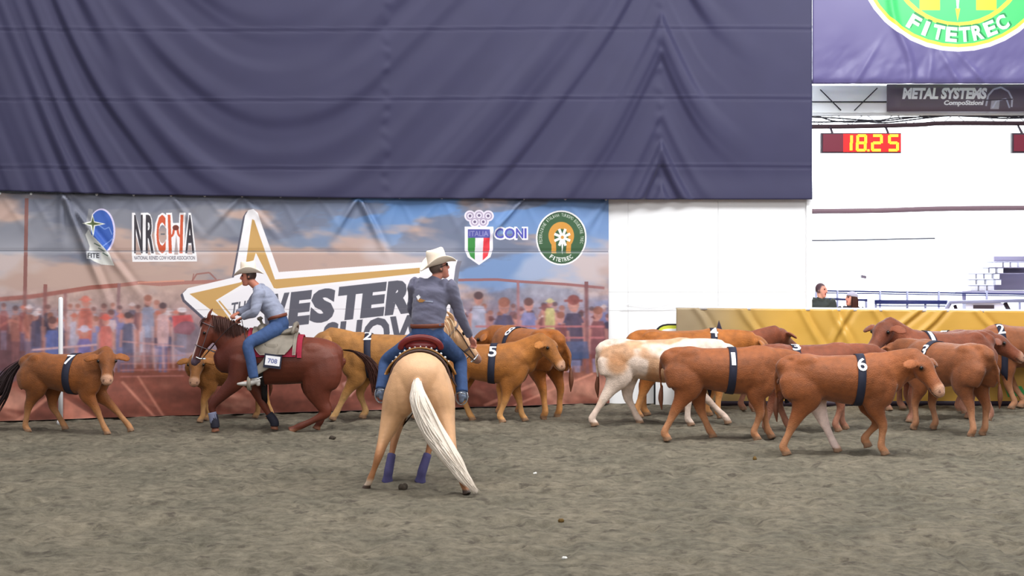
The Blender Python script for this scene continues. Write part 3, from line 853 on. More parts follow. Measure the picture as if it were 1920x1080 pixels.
# the two LED clocks
M['led'] = mat('lit_amber_segment', lin(255, 214, 60), emit=1.1, ecol=lin(255, 170, 20))
M['led_red'] = mat('glowing_red_panel', lin(160, 20, 26), emit=0.55, ecol=lin(255, 26, 20), rough=0.4)
M['led_off'] = mat('dim_red_panel', lin(96, 28, 48), rough=0.4, emit=0.05, ecol=lin(255, 20, 40))
Yc = 27.0
def clock(px0, px1, lab, lit):
    c = empty('led_clock', unproj((px0 + px1)/2, 268, Yc), label=lab, cat='clock')
    k = Yc/F
    MB().box((0, 0.06, 0), ((px1 - px0)*k, 0.1, 38*k)).build('housing', M['dark'], c, False)
    for z in (-0.13, 0.13): MB().bar(((px0 - px1)*k*0.35*(1 if z > 0 else -1), 0.08, 19*k), ((px0 - px1)*k*0.35*(1 if z > 0 else -1), 0.3, 34*k), 0.03).build('hanger', M['dark'], c)
    if not lit:
        MB().box((0, 0.004, 0), ((px1 - px0 - 6)*k, 0.012, 31*k)).build('face', M['led_off'], c, False); return c
    MB().box((-53*k, 0.004, 0), (38*k, 0.012, 33*k)).build('dim_face', M['led_off'], c, False)
    MB().box((20*k, 0.004, 0), (108*k, 0.012, 34*k)).build('face', M['led_red'], c, False)
    seg = {'1': 'bc', '8': 'abcdefg', '2': 'abged', '5': 'afgcd'}
    def digit(ch, x, w):
        h = 29*k; w = w*k; x = x*k; t = 5*k
        mb = MB(); S = seg[ch]
        lay = {'a': (0, h/2, w, t), 'd': (0, -h/2, w, t), 'g': (0, 0, w*0.9, t), 'f': (-w/2, h/4, t, h/2), 'e': (-w/2, -h/4, t, h/2), 'b': (w/2, h/4, t, h/2), 'c': (w/2, -h/4, t, h/2)}
        d = MB()
        for q in S:
            a, b, ww, hh = lay[q]; d.box((x + a + b*0.06, -0.008, b*0.94), (ww, 0.012, hh))
        o = d.build('digit', M['led'], c, False)
    digit('1', -26, 14); digit('8', 0, 15); digit('2', 29, 16); digit('5', 60, 16)
    MB().box((13*k, -0.008, -14*k), (4*k, 0.012, 4*k)).build('decimal_point', M['led'], c, False)
    return c
clock(1540, 1690, 'red LED clock showing 18.25 in amber digits, hung in the hall opening', True)
clock(1898, 2040, 'dark unlit display box hung beside the frame edge, level with the lit clock', False)

mb = MB(); mb.sweep([unproj(1440, 397, 39), unproj(1640, 395, 39), unproj(1790, 391, 39), unproj(2120, 389, 39)], 0.062, n=8)
thing(mb.build('trim_2', M['dark_beam']), 'dark maroon horizontal beam across the far white hall wall', kind='structure')
mb = MB(); mb.sweep([unproj(1440, 452, 39.97), unproj(1600, 450, 39.97), unproj(1690, 448, 39.97), unproj(1752, 447, 39.97)], 0.02, n=6)
thing(mb.build('guy_cable', M['cable']), 'thin dark cable below the maroon beam on the far wall', 'cable')
p = unproj(1619, 519, 39.85)
fl = empty('wall_floodlight', p, label='small dark floodlight alone on the far white wall', cat='lamp')
MB().box((0, 0, 0), (0.12, 0.12, 0.07), Matrix.Rotation(0.2, 3, 'Y')).build('lamp_head', M['dark'], fl, False)
MB().bar((0, 0.05, 0), (0, 0.16, 0.02), 0.03).build('bracket', M['dark'], fl)

# ------------------------------------------------------------------ gold barrier
def db(U1, V1, X, Z):
    d = 0.04*(fbm(X*1.3, Z*1.3, 301, 3) - 0.5)
    for x0, sl in ((1300, -0.9), (1395, -0.5), (1500, -0.55), (1560, -0.5), (1600, 0.6), (1640, -0.5), (1720, 0.9), (1765, 0.8), (1830, -0.7)):
        c = X - unproj(x0, 0, BYY).x + sl*(1.55 - Z) + 0.22*(fbm(X*0.9 + x0, Z*1.8, 311, 2) - .5)
        d += (0.040*np.exp(-(c/0.06)**2) - 0.03*np.exp(-((c - 0.09)/0.06)**2))*sstep(0.15, 0.75, V1)
    return d
ba = empty('gold_barrier', (unproj(1600, 0, BYY).x, BYY, 0), label='low barrier draped in creased gold vinyl behind the right-hand cattle', cat='barrier')
bz0, bz1 = 1.57, 1.50
U1, V1 = np.meshgrid(np.linspace(0, 1, 260), np.linspace(0, 1, 50))
xa, xb = unproj(BRX0, 0, BYY).x, unproj(BRX1, 0, BYY).x
X = xa + (xb - xa)*U1; Z = V1*(bz0 + (bz1 - bz0)*U1)
Dd = db(U1, V1, X, Z)
Pq = np.stack([X, BYY - Dd, Z + 0.01], -1)
sh = link('vinyl_sheet', grid_mesh('vinyl_sheet', to_local(Pq, ba), np.stack([U1, V1], -1)), M['barrier'], ba)
so = sh.modifiers.new('thick', 'SOLIDIFY'); so.thickness = 0.01; so.offset = 0
MB().bar((xa - ba.location.x, 0.03, bz0 + .01), (xb - ba.location.x, 0.03, bz1 + .01), 0.05).build('top_rail', M['white_metal'], ba)
MB().bar((xa - ba.location.x, 0.02, 0.04), (xb - ba.location.x, 0.02, 0.04), 0.08).build('base_rail', M['dark'], ba)
for k in range(9):
    x = xa + 0.1 + (xb - xa - 0.2)*k/8
    MB().bar((x - ba.location.x, 0.07, 0), (x - ba.location.x, 0.07, bz0 - 0.04 - 0.07*k/8), 0.05).build('upright', M['white_metal'], ba)

# lime arched board leaning on the white panel
M['lime'] = mat('lime_painted_board', lin(206, 214, 70), rough=0.5)
ab = empty('arched_board', unproj(1262, 759, 26.3), label='lime arched board with dark rim at the left end of the gold barrier', cat='board')
kk = 26.3/F
for nm, r0, m_, y in (('rim', 0.0, M['black'], 0.0), ('face', 3.0, M['lime'], -0.012)):
    w = (36 - r0)*kk; h = (152 - r0)*kk
    pts = [(-w, 0), (w, 0)] + [(w*math.copysign(abs(math.cos(a))**0.6, math.cos(a)), h - w*0.75 + w*0.75*math.sin(a)) for a in np.linspace(0, math.pi, 14)]
    v = [(x, y, z) for x, z in pts] + [(x, y + 0.03, z) for x, z in pts]; n = len(pts)
    MB().add(v, [tuple(range(n)), tuple(range(2*n - 1, n - 1, -1))] + [(i, i + n, (i + 1) % n + n, (i + 1) % n) for i in range(n)]).build(nm, m_, ab, False)
w = 33*kk; h = 143*kk
pts = [(-w, 0), (w, 0)] + [(w*math.copysign(abs(math.cos(a))**0.6, math.cos(a)), h - w*0.75 + w*0.75*math.sin(a)) for a in np.linspace(0, math.pi, 14)]
v = [(x, -0.024, z) for x, z in pts] + [(x, 0.0, z) for x, z in pts]; n = len(pts)
MB().add(v, [tuple(range(n)), tuple(range(2*n - 1, n - 1, -1))] + [(i, i + n, (i + 1) % n + n, (i + 1) % n) for i in range(n)]).build('centre_panel', M['white_wall'], ab, False)

# ------------------------------------------------------------------ stand, rails, benches, cups, grey frame behind the barrier
st = empty('viewing_platform', unproj(1760, 0, 28.6), label='white viewing platform behind the gold barrier carrying the spectators', cat='platform')
st.location.z = 0
MB().box((0.5, 0, 0.66), (6.5, 3.2, 0.08)).build('deck', M['white_metal'], st, False)
for x in (-2.4, 0, 2.4):
    for y in (-1.4, 1.4): MB().bar((x + .5, y, 0.1), (x + .5, y, 0.63), 0.07).build('leg', M['grey_metal'], st)
def railing(lab, Y, x0, x1, ys, zpost, m, xs):
    r = empty('railing', unproj((x0 + x1)/2, 0, Y), label=lab, cat='railing'); r.location.z = 0
    for (ya, yb, th) in ys:
        MB().bar(rel(unproj(x0, ya, Y), r), rel(unproj(x1, yb, Y), r), th).build('rail', m, r)
    for x in xs:
        q = unproj(x, ys[0][0], Y)
        MB().bar(rel((q.x, Y, zpost), r), rel((q.x, Y, q.z), r), 0.035).build('post', M['grey_metal'], r)
    return r
railing('navy upper handrail with thin posts along the back of the platform', 30.0, 1530, 1990, [(545, 553, 0.03), (549, 556, 0.022)], 0.7, M['blue_rail'], (1530, 1570, 1650, 1701, 1760, 1850, 1930))
railing('lower navy bench rail in the middle of the platform', 29.2, 1640, 1778, [(566, 567, 0.075), (573, 574, 0.02)], 0.7, M['blue_rail'], (1642, 1701, 1735, 1776))
railing('short navy rail between the two spectators', 28.9, 1545, 1626, [(560, 563, 0.04)], 0.7, M['blue_rail'], (1547, 1624))
railing('short navy bench rail by the right frame edge', 29.2, 1815, 1990, [(564, 566, 0.04)], 0.7, M['grey_metal'], (1818, 1912))
# grey folding stand
Yg = 28.2
gf = empty('folding_stand', unproj(1835, 0, Yg), label='pale grey folding stand with splayed legs behind the barrier', cat='stand'); gf.location.z = 0.70
def g(px_, py_): 
    q = unproj(px_, py_, Yg); return rel(q, gf)
MB().bar(g(1782, 566), g(1764, 598), 0.09, 0.06).build('leg', M['grey_metal'], gf)
MB().bar(g(1790, 572), g(1799, 598), 0.05, 0.05).build('leg', M['dark'], gf)
MB().bar(g(1884, 568), g(1900, 598), 0.09, 0.06).build('leg', M['dark'], gf)
MB().bar(g(1780, 567), g(1925, 563), 0.3, 0.05).build('top_board', M['grey_metal'], gf)
a, b = Vector(g(1808, 568)), Vector(g(1878, 598))
MB().box((a + b)/2, (b.x - a.x, 0.2, a.z - b.z)).build('front_panel', mat('pale_grey_panel', lin(206, 206, 230), rough=0.5), gf, False)
MB().box(Vector(g(1841, 575)) + Vector((0, -0.1, 0)), (0.36, 0.03, 0.06)).build('dark_slot', M['dark'], gf, False)
# stack of white crates on a grey shelf
Yk = 31.0
M['crate'] = mat('white_crate_plastic', lin(238, 236, 246), rough=0.4)
M['crate_shelf'] = mat('grey_purple_shelf', lin(146, 140, 166), rough=0.6)
sf = empty('crate_rack', unproj(1900, 545, Yk), label='grey-purple rack holding white crates at the right frame edge', cat='rack')
sf.location.z = 0.11
z545 = unproj(0, 545, Yk).z - 0.11
MB().box((0.15, 0.35, z545 + 0.33), (0.85, 0.08, 0.66)).build('back_board', M['crate_shelf'], sf, False)
MB().box((0.0, 0.15, z545 - 0.03), (2.0, 0.5, 0.05)).build('shelf_board', M['crate_shelf'], sf, False)
for x in (-0.9, 0.9):
    MB().bar((x, 0.15, 0), (x, 0.15, z545 - 0.055), 0.06).build('leg', M['crate_shelf'], sf)
def crate(px_, py_, w, h, lab):
    q = unproj(px_, py_, Yk)
    c = empty('crate', (q.x, Yk + 0.12, q.z - h/2), label=lab, cat='crate', group='white crates stacked on the rack')
    mb = MB(); mb.sweep([(0, 0, 0.0), (0, 0, h*0.5), (0, 0, h)], w/2, 0.13, side=(1, 0, 0), n=12, sub=2, cap0='flat', cap1='flat', sq=0.35)
    mb.build('body', M['crate'], c, False)
    MB().sweep([(0, 0, h - 0.012), (0, 0, h - 0.002)], w/2 + 0.008, 0.138, side=(1, 0, 0), n=12, sub=1, cap0='flat', cap1='flat', sq=0.35).build('lid', M['grey_metal'], c, False)
k = Yk/F
rows = [(540, [(1827, 15), (1843, 15), (1858, 13)], 'bottom row of the stack'), (529, [(1823, 14), (1839, 14), (1855, 12), (1872, 12)], 'second row of the stack'),
        (518, [(1823, 14), (1838, 13), (1853, 14), (1869, 12)], 'third row of the stack'), (507, [(1848, 12), (1861, 11), (1876, 12)], 'fourth row of the stack'), (496, [(1857, 13), (1874, 13), (1888, 12), (1902, 12), (1917, 12)], 'top row of the stack')]
names = ['first from the left', 'second from the left', 'third from the left', 'fourth from the left', 'fifth from the left']
for y, L, rn in rows:
    for i, (x, w) in enumerate(L):
        crate(x, y, w*k, 10.2*k, 'white crate in the %s, %s' % (rn, names[i]))
# what carries the upper right crates
for zc, x0 in ((z545 + 0.335, 0.0), (z545 + 0.445, -0.1)):
    MB().box((x0 + 0.1, 0.17, zc - 0.006), (0.75, 0.34, 0.012)).build('shelf_board', M['crate_shelf'], sf, False)
# ------------------------------------------------------------------ animals
def bvh_of(me):
    return BVHTree.FromPolygons([v.co[:] for v in me.vertices], [p.vertices[:] for p in me.polygons])
def cast_out(bvh, c, d, reach=1.5):
    """outermost hit on the skin looking inwards along -d to the axis point c"""
    c = Vector(c); d = Vector(d).normalized()
    loc, nor, i, dist = bvh.ray_cast(c + d*reach, -d, reach*1.5)
    return loc
def band(bvh, x0, x1, zc, off, th, a0=0, a1=360, n=48, nx=3, slant=0.0, yc=0.0, drop=0.0):
    """a strip laid around the trunk between x0 and x1"""
    full = abs(a1 - a0) >= 359
    angs = np.radians(np.linspace(a0, a1, n, endpoint=not full))
    outer = []
    for x in np.linspace(x0, x1, nx):
        row = []
        for a in angs:
            d = Vector((0, math.cos(a), math.sin(a)))
            xx = x + slant*(math.sin(a))
            h = cast_out(bvh, (xx, yc, zc), d)
            r = (h - Vector((xx, yc, zc))).length if h is not None else 0.25
            row.append(r)
        outer.append(row)
    R = np.array(outer)
    k = np.array([0.25, 0.5, 0.25])
    for _ in range(2):
        if full: R = 0.25*np.roll(R, 1, 1) + 0.5*R + 0.25*np.roll(R, -1, 1)
        else: R[:, 1:-1] = 0.25*R[:, :-2] + 0.5*R[:, 1:-1] + 0.25*R[:, 2:]
    mb = MB(); v = []; f = []
    for lay in (off + th, off):
        for i, x in enumerate(np.linspace(x0, x1, nx)):
            for j, a in enumerate(angs):
                r = R[i, j] + lay
                v.append((x + slant*math.sin(a), yc + r*math.cos(a), zc + r*math.sin(a)))
    m = len(angs); L = nx*m
    J = range(m if full else m - 1)
    for i in range(nx - 1):
        for j in J:
            a, b = i*m + j, i*m + (j + 1) % m
            f.append((a, a + m, b + m, b)); f.append((L + a, L + b, L + b + m, L + a + m))
    for j in J:
        b = (j + 1) % m
        f.append((j, b, L + b, L + j)); q = (nx - 1)*m
        f.append((q + j, L + q + j, L + q + b, q + b))
    if not full:
        for i in range(nx - 1):
            for j in (0, m - 1):
                a = i*m + j; f.append((a, a + m, L + a + m, L + a))
    mb.add(v, f)
    return mb
def wrap_text(s, bvh, xc, zc, ang0, side, size, off, mirror, bold=0.04):
    """letters laid on the flank; side=+1/-1 is the flank, ang0 its height angle"""
    uv, tr = text_tris(s, bold)
    uv, tr = split_tris(*split_tris(*split_tris(uv, tr)))
    asp = 0.30 if s == '1' else 0.64*len(s)
    fwd = 1 if side < 0 else -1
    v = []
    a0 = math.radians(ang0); r0 = 0.3
    for u, w in uv:
        x = xc + fwd*(u - 0.5)*size*asp
        a = a0 + (w - 0.5)*size/r0
        d = Vector((0, side*math.cos(a), math.sin(a)))
        h = cast_out(bvh, (x, 0, zc), d)
        if h is None: h = Vector((x, 0, zc)) + d*0.3
        v.append(h + d*off)
    me = bpy.data.meshes.new('digit')
    me.from_pydata([tuple(p) for p in v], [], [tuple(t) for t in tr]); me.update()
    return me
def split_tris(uv, tr):
    uv = [tuple(p) for p in uv]; mid = {}; out = []
    def m(a, b):
        k = (min(a, b), max(a, b))
        if k not in mid:
            mid[k] = len(uv); uv.append(((uv[a][0] + uv[b][0])/2, (uv[a][1] + uv[b][1])/2))
        return mid[k]
    for a, b, c in tr:
        ab, bc, ca = m(a, b), m(b, c), m(c, a)
        out += [(a, ab, ca), (ab, b, bc), (ca, bc, c), (ab, bc, ca)]
    return uv, out
def head_dir(yaw, pitch):
    y, p = math.radians(yaw), math.radians(pitch)
    d = Vector((math.cos(y)*math.cos(p), math.sin(y)*math.cos(p), -math.sin(p)))
    s = Vector((-math.sin(y), math.cos(y), 0))
    return d, s, s.cross(d)*-1     # direction, left, top-of-skull side
def ik(a, b, l1, l2, bend):
    a = np.array(a); b = np.array(b); d = b - a; D = np.linalg.norm(d)
    D2 = min(D, (l1 + l2)*0.998)
    x = (D2*D2 + l1*l1 - l2*l2)/(2*D2); h = math.sqrt(max(l1*l1 - x*x, 0))
    u = d/D; n = np.array((-u[1], u[0]))
    p = a + u*x*(D/D2); q1 = p + n*h; q2 = p - n*h
    return q1 if (q1[0] - q2[0])*bend > 0 else q2

def strands(paths_fn, n, r0, segs=9):
    """many tapering locks; paths_fn(i) -> list of points"""
    mb = MB()
    for i in range(n):
        P = catmull(paths_fn(i), max(1, segs//3))
        m = len(P); rad = r0*np.sin(np.linspace(0.35, math.pi*0.985, m))
        v = []; f = []
        for k in range(m):
            p = P[k]; r = rad[k]
            v += [(p[0] + r, p[1], p[2]), (p[0] - r*.5, p[1] + r*.87, p[2]), (p[0] - r*.5, p[1] - r*.87, p[2])]
        for k in range(m - 1):
            for j in range(3):
                a = k*3 + j; b = k*3 + (j + 1) % 3; f.append((a, b, b + 3, a + 3))
        mb.add(v, f)
    return mb
def cow(label, px, py, h, yaw, feet=None, lift=(0, 0, 0, 0), head=(0.72, 0, 0.92, 0, 35), color=(150, 88, 50), strap=0.2, digit=None,
        leg_color=None, pattern=None, dang=48, switch='brown_hair', length=0.93, tail_out=0.0):
    Y = depth_ground(py); X = (px - 960)*Y/F
    near = -1 if math.cos(math.radians(yaw)) > -0.05 else 1
    root = empty('cow', (X, Y, 0), math.radians(yaw), label, 'cow', 'numbered cattle in the arena')
    mb = MB(); H = h
    lx = length
    tr = [(-.59, .85, .09, .085), (-.53, .81, .15, .145), (-.40, .775, .205, .20), (-.24, .762, .208, .222), (-.02, .740, .232, .242),
          (.20, .732, .246, .226), (.40, .742, .236, .185), (.52, .73, .19, .14), (.58, .71, .12, .09)]
    mb.sweep([(x*lx*H, 0, (z - (0.015 if abs(x) < .3 else 0))*H) for x, z, a, b in tr], [b*H for x, z, a, b in tr], [a*H for x, z, a, b in tr], n=22, sub=4)
    # hips and withers give the back line its bones
    for sy in (-1, 1):
        mb.ball((-.36*lx*H, sy*.112*H, .89*H), (.12*H, .062*H, .068*H)); mb.ball((-.52*lx*H, sy*.09*H, .70*H), (.085*H, .085*H, .15*H)); mb.ball((.34*lx*H, sy*.135*H, .68*H), (.13*H, .075*H, .16*H))
    mb.ball((.36*lx*H, 0, .925*H), (.17*H, .06*H, .06*H))
    if feet is None: feet = (-.50, -.40, .40, .30)
    hoof_pts = []
    for k, hx in enumerate(feet):
        hind = k < 2; sy = near if k % 2 == 0 else -near
        lf = lift[k]
        if hind:
            y = sy*.125; o = hx + .46
            hip = (-.43*lx, .73); sti = np.array((-.34*lx + .22*o, .535 + .04*abs(o)))
            fet = np.array((hx - .02, .085 + lf)); hk = ik(sti, fet, .25, .235, -1)
            P = [(hip[0], y*.8, hip[1]), ((hip[0] + sti[0])/2 - .02, y, .63), (sti[0] - .03, y, sti[1]), ((sti[0] + hk[0])/2 - .01, y, (sti[1] + hk[1])/2), (hk[0], y, hk[1]),
                 ((hk[0] + fet[0])/2, y, (hk[1] + fet[1])/2), (fet[0], y, fet[1]), (hx + .01, y, .04 + lf), (hx + .02, y, lf)]
            ra = [.11, .108, .088, .056, .041, .031, .036, .036, .044]; rb = [.22, .205, .165, .088, .058, .038, .041, .042, .056]
        else:
            y = sy*.105; o = hx - .36
            el = np.array((.33*lx + .18*o, .47)); fet = np.array((hx - .03, .085 + lf)); kn = ik(el, fet, .20, .20, 1)
            P = [(.40*lx, y*.9, .70), (.37*lx + .05*o, y, .58), (el[0], y, el[1]), ((el[0] + kn[0])/2, y, (el[1] + kn[1])/2), (kn[0], y, kn[1]),
                 ((kn[0] + fet[0])/2, y, (kn[1] + fet[1])/2), (fet[0], y, fet[1]), (hx, y, .04 + lf), (hx + .012, y, lf)]
            ra = [.085, .085, .070, .052, .043, .031, .036, .036, .044]; rb = [.17, .155, .115, .068, .049, .036, .040, .042, .055]
        P = [tuple(c*H for c in p) for p in P]
        hoof_pts.append((P[-1], P[-3]))
        mb.sweep(P, [r*H for r in ra], [r*H for r in rb], n=12, sub=3, cap1='flat')
    hx, hy, hz, hyaw, hp = head
    d, s, up = head_dir(hyaw, hp)
    poll = Vector((hx*H, hy*H, hz*H))
    nb = Vector((.36*lx*H, 0, .75*H))
    pm = poll - d*.03*H - up*.02*H
    mid = nb.lerp(pm, .5) + Vector((.02, 0, .015))*H
    mb.sweep([tuple(nb), tuple(mid), tuple(pm)], [.14*H, .098*H, .082*H], [.225*H, .165*H, .115*H], side=tuple((Vector((0, 1, 0)) + s).normalized()), n=16, sub=5)
    mb.sweep([tuple(nb + Vector((.12, 0, -.13))*H), tuple(mid + Vector((.03, 0, -.12))*H), tuple(poll + d*.06*H - up*.08*H)], .035*H, .07*H, n=10, sub=4)
    HL = .375*H
    tb = [(-.05, .066, .078, .005), (.08, .095, .104, .002), (.25, .106, .107, -.01), (.42, .099, .088, -.016), (.60, .082, .069, -.013), (.78, .074, .069, -.012), (.92, .074, .079, -.014), (1.0, .058, .070, -.018)]
    mb.sweep([tuple(poll + d*HL*t + up*H*o) for t, a, b, o in tb], [b*H for t, a, b, o in tb], [a*H for t, a, b, o in tb], side=tuple(s), n=16, sub=4)
    mb.sweep([tuple(poll + d*HL*.2 - up*.07*H), tuple(poll + d*HL*.85 - up*.035*H)], [.05*H, .035*H], [.05*H, .03*H], side=tuple(s), n=10, sub=3)
    for sd in (-1, 1):
        b0 = poll + d*.05*H + s*sd*.085*H + up*.02*H
        mb.sweep([tuple(b0), tuple(b0 + s*sd*.07*H - d*.005*H), tuple(b0 + s*sd*.15*H - up*.03*H), tuple(b0 + s*sd*.185*H - up*.045*H)], [.018*H, .019*H, .016*H, .010*H], [.028*H, .058*H, .052*H, .018*H], side=tuple(up), n=10, sub=4)
        mb.ball(tuple(poll + d*HL*.30 + s*sd*.084*H + up*.030*H), .028*H)
    mb.ball((-.46*lx*H, 0, .928*H), (.13*H, .075*H, .040*H))
    # tail stem
    tp = [(-.56*lx, 0, .925), (-.635*lx, .0, .875), (-.665*lx - tail_out*.3, -near*(.07 if tail_out == 0 else 0), .72), (-.64*lx - tail_out*.6, -near*(.13 if tail_out == 0 else 0), .52)]
    mb.sweep([tuple(c*H for c in p) for p in tp], [.030*H, .024*H, .018*H, .016*H], n=8, sub=4)
    me = fuse(mb, 'cow_body', 0.0140*max(H, 1.0), 7)
    V = coords(me); Vn = V/H
    base = np.array(color)/255.0
    n1 = fbm(V[:, 0]*2.2 + V[:, 1]*1.4 + px, V[:, 2]*2.5 + V[:, 1]*2, 401, 4)
    C = np.repeat(base[None], len(V), 0)*(0.86 + 0.28*n1)[:, None]
    C = mixc(C, base*1.22, sstep(.80, .96, Vn[:, 2])*0.4*sstep(.75, .5, Vn[:, 0]))  # overhead highlight along the back, painted into the coat
    lc = np.array(leg_color or [color[0]*1.18 + 30, color[1]*1.15 + 46, color[2]*1.1 + 52])/255.0
    legm = sstep(.42, .16, Vn[:, 2])
    C = mixc(C, lc, legm*0.85)
    if pattern is not None: C = pattern(V, Vn, C)
    hm = np.zeros(len(V))
    for hp_, ft in hoof_pts:
        dd = np.linalg.norm(V[:, :2] - np.array(hp_[:2])[None], axis=1)
        hm = np.maximum(hm, (dd < .09*H)*sstep(hp_[2] + .055*H, hp_[2] + .035*H, V[:, 2]))
    C = mixc(C, np.array((140, 108, 84))/255., hm*.9)
    mz = np.array(poll + d*HL*1.03); dm = np.linalg.norm(V - mz, axis=1)/H
    C = mixc(C, np.array((200, 156, 132))/255., sstep(.105, .065, dm)*.85)
    hv = V - np.array(poll); C = mixc(C, base*0.45, (np.abs(hv @ np.array(up)/H + .040) < .008)*((hv @ np.array(d)) > HL*.80)*.8)
    for sd in (-1, 1):
        nz = np.array(poll + d*HL*1.03 + s*sd*.035*H + up*.01*H); C = mixc(C, np.array((70, 44, 40))/255., sstep(.022, .012, np.linalg.norm(V - nz, axis=1)/H)*.8)
    for sd in (-1, 1):
        ec = np.array(poll + d*HL*.30 + s*sd*.098*H + up*.028*H); de = np.linalg.norm(V - ec, axis=1)/H
        C = mixc(C, base*0.62, sstep(.045, .028, de)*0.6)
    hd = V - np.array(poll); along = hd @ np.array(d)
    lm = np.linalg.norm(hd - along[:, None]*np.array(d), axis=1)
    sp = np.abs(hd @ np.array(s))/H
    C = mixc(C, base*1.25 + 0.05, ((np.abs(along/H - .03) < .09) & (sp > .105) & (np.linalg.norm(hd, axis=1) < .32*H))*0.35)
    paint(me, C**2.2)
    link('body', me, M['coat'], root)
    for sd in (-1, 1):
        MB().ball((0, 0, 0), .0195*H, 10, 7).build('eye', M['eye'], root).location = poll + d*HL*.31 + s*sd*.101*H + up*.032*H
    q = Vector(tp[-1])*H
    MB().sweep([tuple(q + Vector((0, 0, .03))), tuple(q + Vector((-.01 - tail_out*.4, 0, -.10)) * H), tuple(q + Vector((-tail_out*.9, 0, -.22))*H)], [.014*H, .027*H, .006*H], n=9, sub=5).build('tail_switch', M[switch], root)
    if tail_out:
        tq = [Vector(p)*H for p in tp[1:]] + [q + Vector((-.13, 0, -.13))*H, q + Vector((-.24, 0, -.30))*H]
        def hair(i):
            e = NR.normal(0, .022*H, 3)
            return [p + Vector(e)*(.3 + .9*min(k, 3)) for k, p in enumerate(tq[:NR.choice([4, 5, 5])])]
        strands(hair, 110, .013, 9).build('tail_hair', M[switch], root)
    if strap is not None:
        bv = bvh_of(me)
        sx = strap*H
        st = band(bv, sx - .05, sx + .05, .72*H, .006, .007, n=56, slant=.02).build('number_strap', M['strap'], root)
        if digit:
            dm_ = wrap_text(digit, bv, sx + (.02*math.sin(math.radians(dang))), .72*H, dang, near, 0.185, .020, False, bold=0.015)
            link('number', dm_, M['digit'], st, smooth=False)
    return root

R1, R2, R3, TAN, ORG = (134, 76, 40), (116, 62, 40), (130, 76, 44), (152, 104, 54), (152, 90, 38)
cow('brown calf with strap number 7, trotting alone at the far left of the banner', 124, 811, 1.13, -14, feet=(-.46, -.10, .60, .80), lift=(0, .02, 0, .02), head=(.60, -.10, .96, -62, 50), color=(128, 74, 34), strap=.12, digit='7', switch='dark_hair', tail_out=.45)
cow('tan calf mostly hidden behind the chestnut horse and its rider', 432, 788, 1.08, -155, feet=(-.52, -.40, .44, .30), head=(.50, .16, .86, 66, 52), color=(136, 86, 38), strap=None)
cow('tan cow with number 2 on its back, heading left behind the palomino', 728, 787, 1.32, 176, feet=(-.6, -.3, .60, .30), head=(.68, .10, .93, 25, 42), color=TAN, strap=.20, digit='2', dang=66)
cow('tan cow with strap number 5, facing right at the palomino rider\'s hand', 912, 791, 1.19, -4, feet=(-.55, -.2, .20, .46), head=(.72, -.06, .99, -28, 50), color=(148, 92, 40), strap=.08, digit='5', dang=40)
cow('tan cow standing rump towards us, hump showing above the cow with number 5', 990, 779, 1.38, 126, feet=(-.46, -.38, .40, .32), head=(.68, .05, .86, 50, 40), color=(146, 84, 30), strap=.15, digit='8', dang=58)
def pat_white(V, Vn, C):
    n = fbm(Vn[:, 0]*2.6 + 3, Vn[:, 2]*2.8 + Vn[:, 1]*2, 433, 3)
    w = sstep(.66, .57, n)
    W = np.array((228, 206, 190))/255.
    C2 = mixc(C, W, np.maximum(w, 0.55*sstep(.45, .2, Vn[:, 2])))
    C2 = mixc(C2, np.array((176, 124, 84))/255., sstep(.16, .07, np.hypot(Vn[:, 0] + .40, Vn[:, 2] - .70))*0.8)
    q = fbm(Vn[:, 0]*5, Vn[:, 2]*5, 77, 3)*.3
    return mixc(C2, np.array((168, 112, 70))/255., sstep(.68, .58, Vn[:, 2] + q - .15)*sstep(-.25, .05, Vn[:, 0] + q - .15)*sstep(.4, .47, Vn[:, 2])*0.8)
cow('cream-white cow with tan blotches, left end of the right-hand herd', 1222, 797, 1.28, 0, feet=(-.66, -.14, .42, .86), lift=(0, 0, 0, .0), head=(.80, 0, .85, 0, 35), color=(196, 152, 118), strap=None, pattern=pat_white, leg_color=(224, 200, 186))
cow('orange-brown cow whose back shows above the cream-white cow', 1280, 782, 1.36, 0, head=(.78, 0, .84, 10, 40), color=ORG, strap=.32, digit='4', dang=66)
cow('red cow farthest back, with curly poll showing above the cow with number 1', 1350, 771, 1.27, 2, head=(.72, .05, .95, 40, 30), color=R2, strap=.08, digit='9', dang=62)
cow('red-brown cow with strap number 1, walking right at the herd\'s front edge', 1358, 824, 1.27, 0, feet=(-.62, -.12, .32, .50), head=(.80, .05, .80, 0, 45), color=R1, strap=.06, digit='1', dang=34, length=1.0)
cow('red cow hidden behind the cow with number 6, number 3 on its back', 1516, 808, 1.25, 4, feet=(-.5, -.2, .30, .44), head=(.80, .05, .84, 10, 40), color=R2, strap=-.18, digit='3', dang=66)
def pat_sock(V, Vn, C):
    return mixc(C, np.array((232, 206, 196))/255., sstep(.03, .06, Vn[:, 1])*sstep(-.05, -.15, Vn[:, 0] - .35*(Vn[:, 2]*0 + .35))*sstep(.56, .46, Vn[:, 2])*sstep(-.45, -.35, Vn[:, 0]))
cow('red-brown heifer with strap number 6, nearest of the right-hand herd', 1576, 851, 1.27, 0, feet=(-.56, -.02, .40, .28), lift=(0, 0, 0, .05), head=(.74, -.08, .915, -50, 50), color=R1, strap=.16, digit='6', dang=42, pattern=pat_sock)
cow('red cow facing left with its head turned our way, rightmost number 1 strap', 1764, 789, 1.37, -168, head=(.66, .06, 1.02, 30, 42), color=R2, strap=.16, digit='1', dang=56)
cow('red cow turned away with strap number 3, just behind the head of number 6', 1778, 811, 1.29, 120, feet=(-.46, -.38, .40, .32), head=(.78, 0, .86, 0, 35), color=R3, strap=.16, digit='3', dang=40)
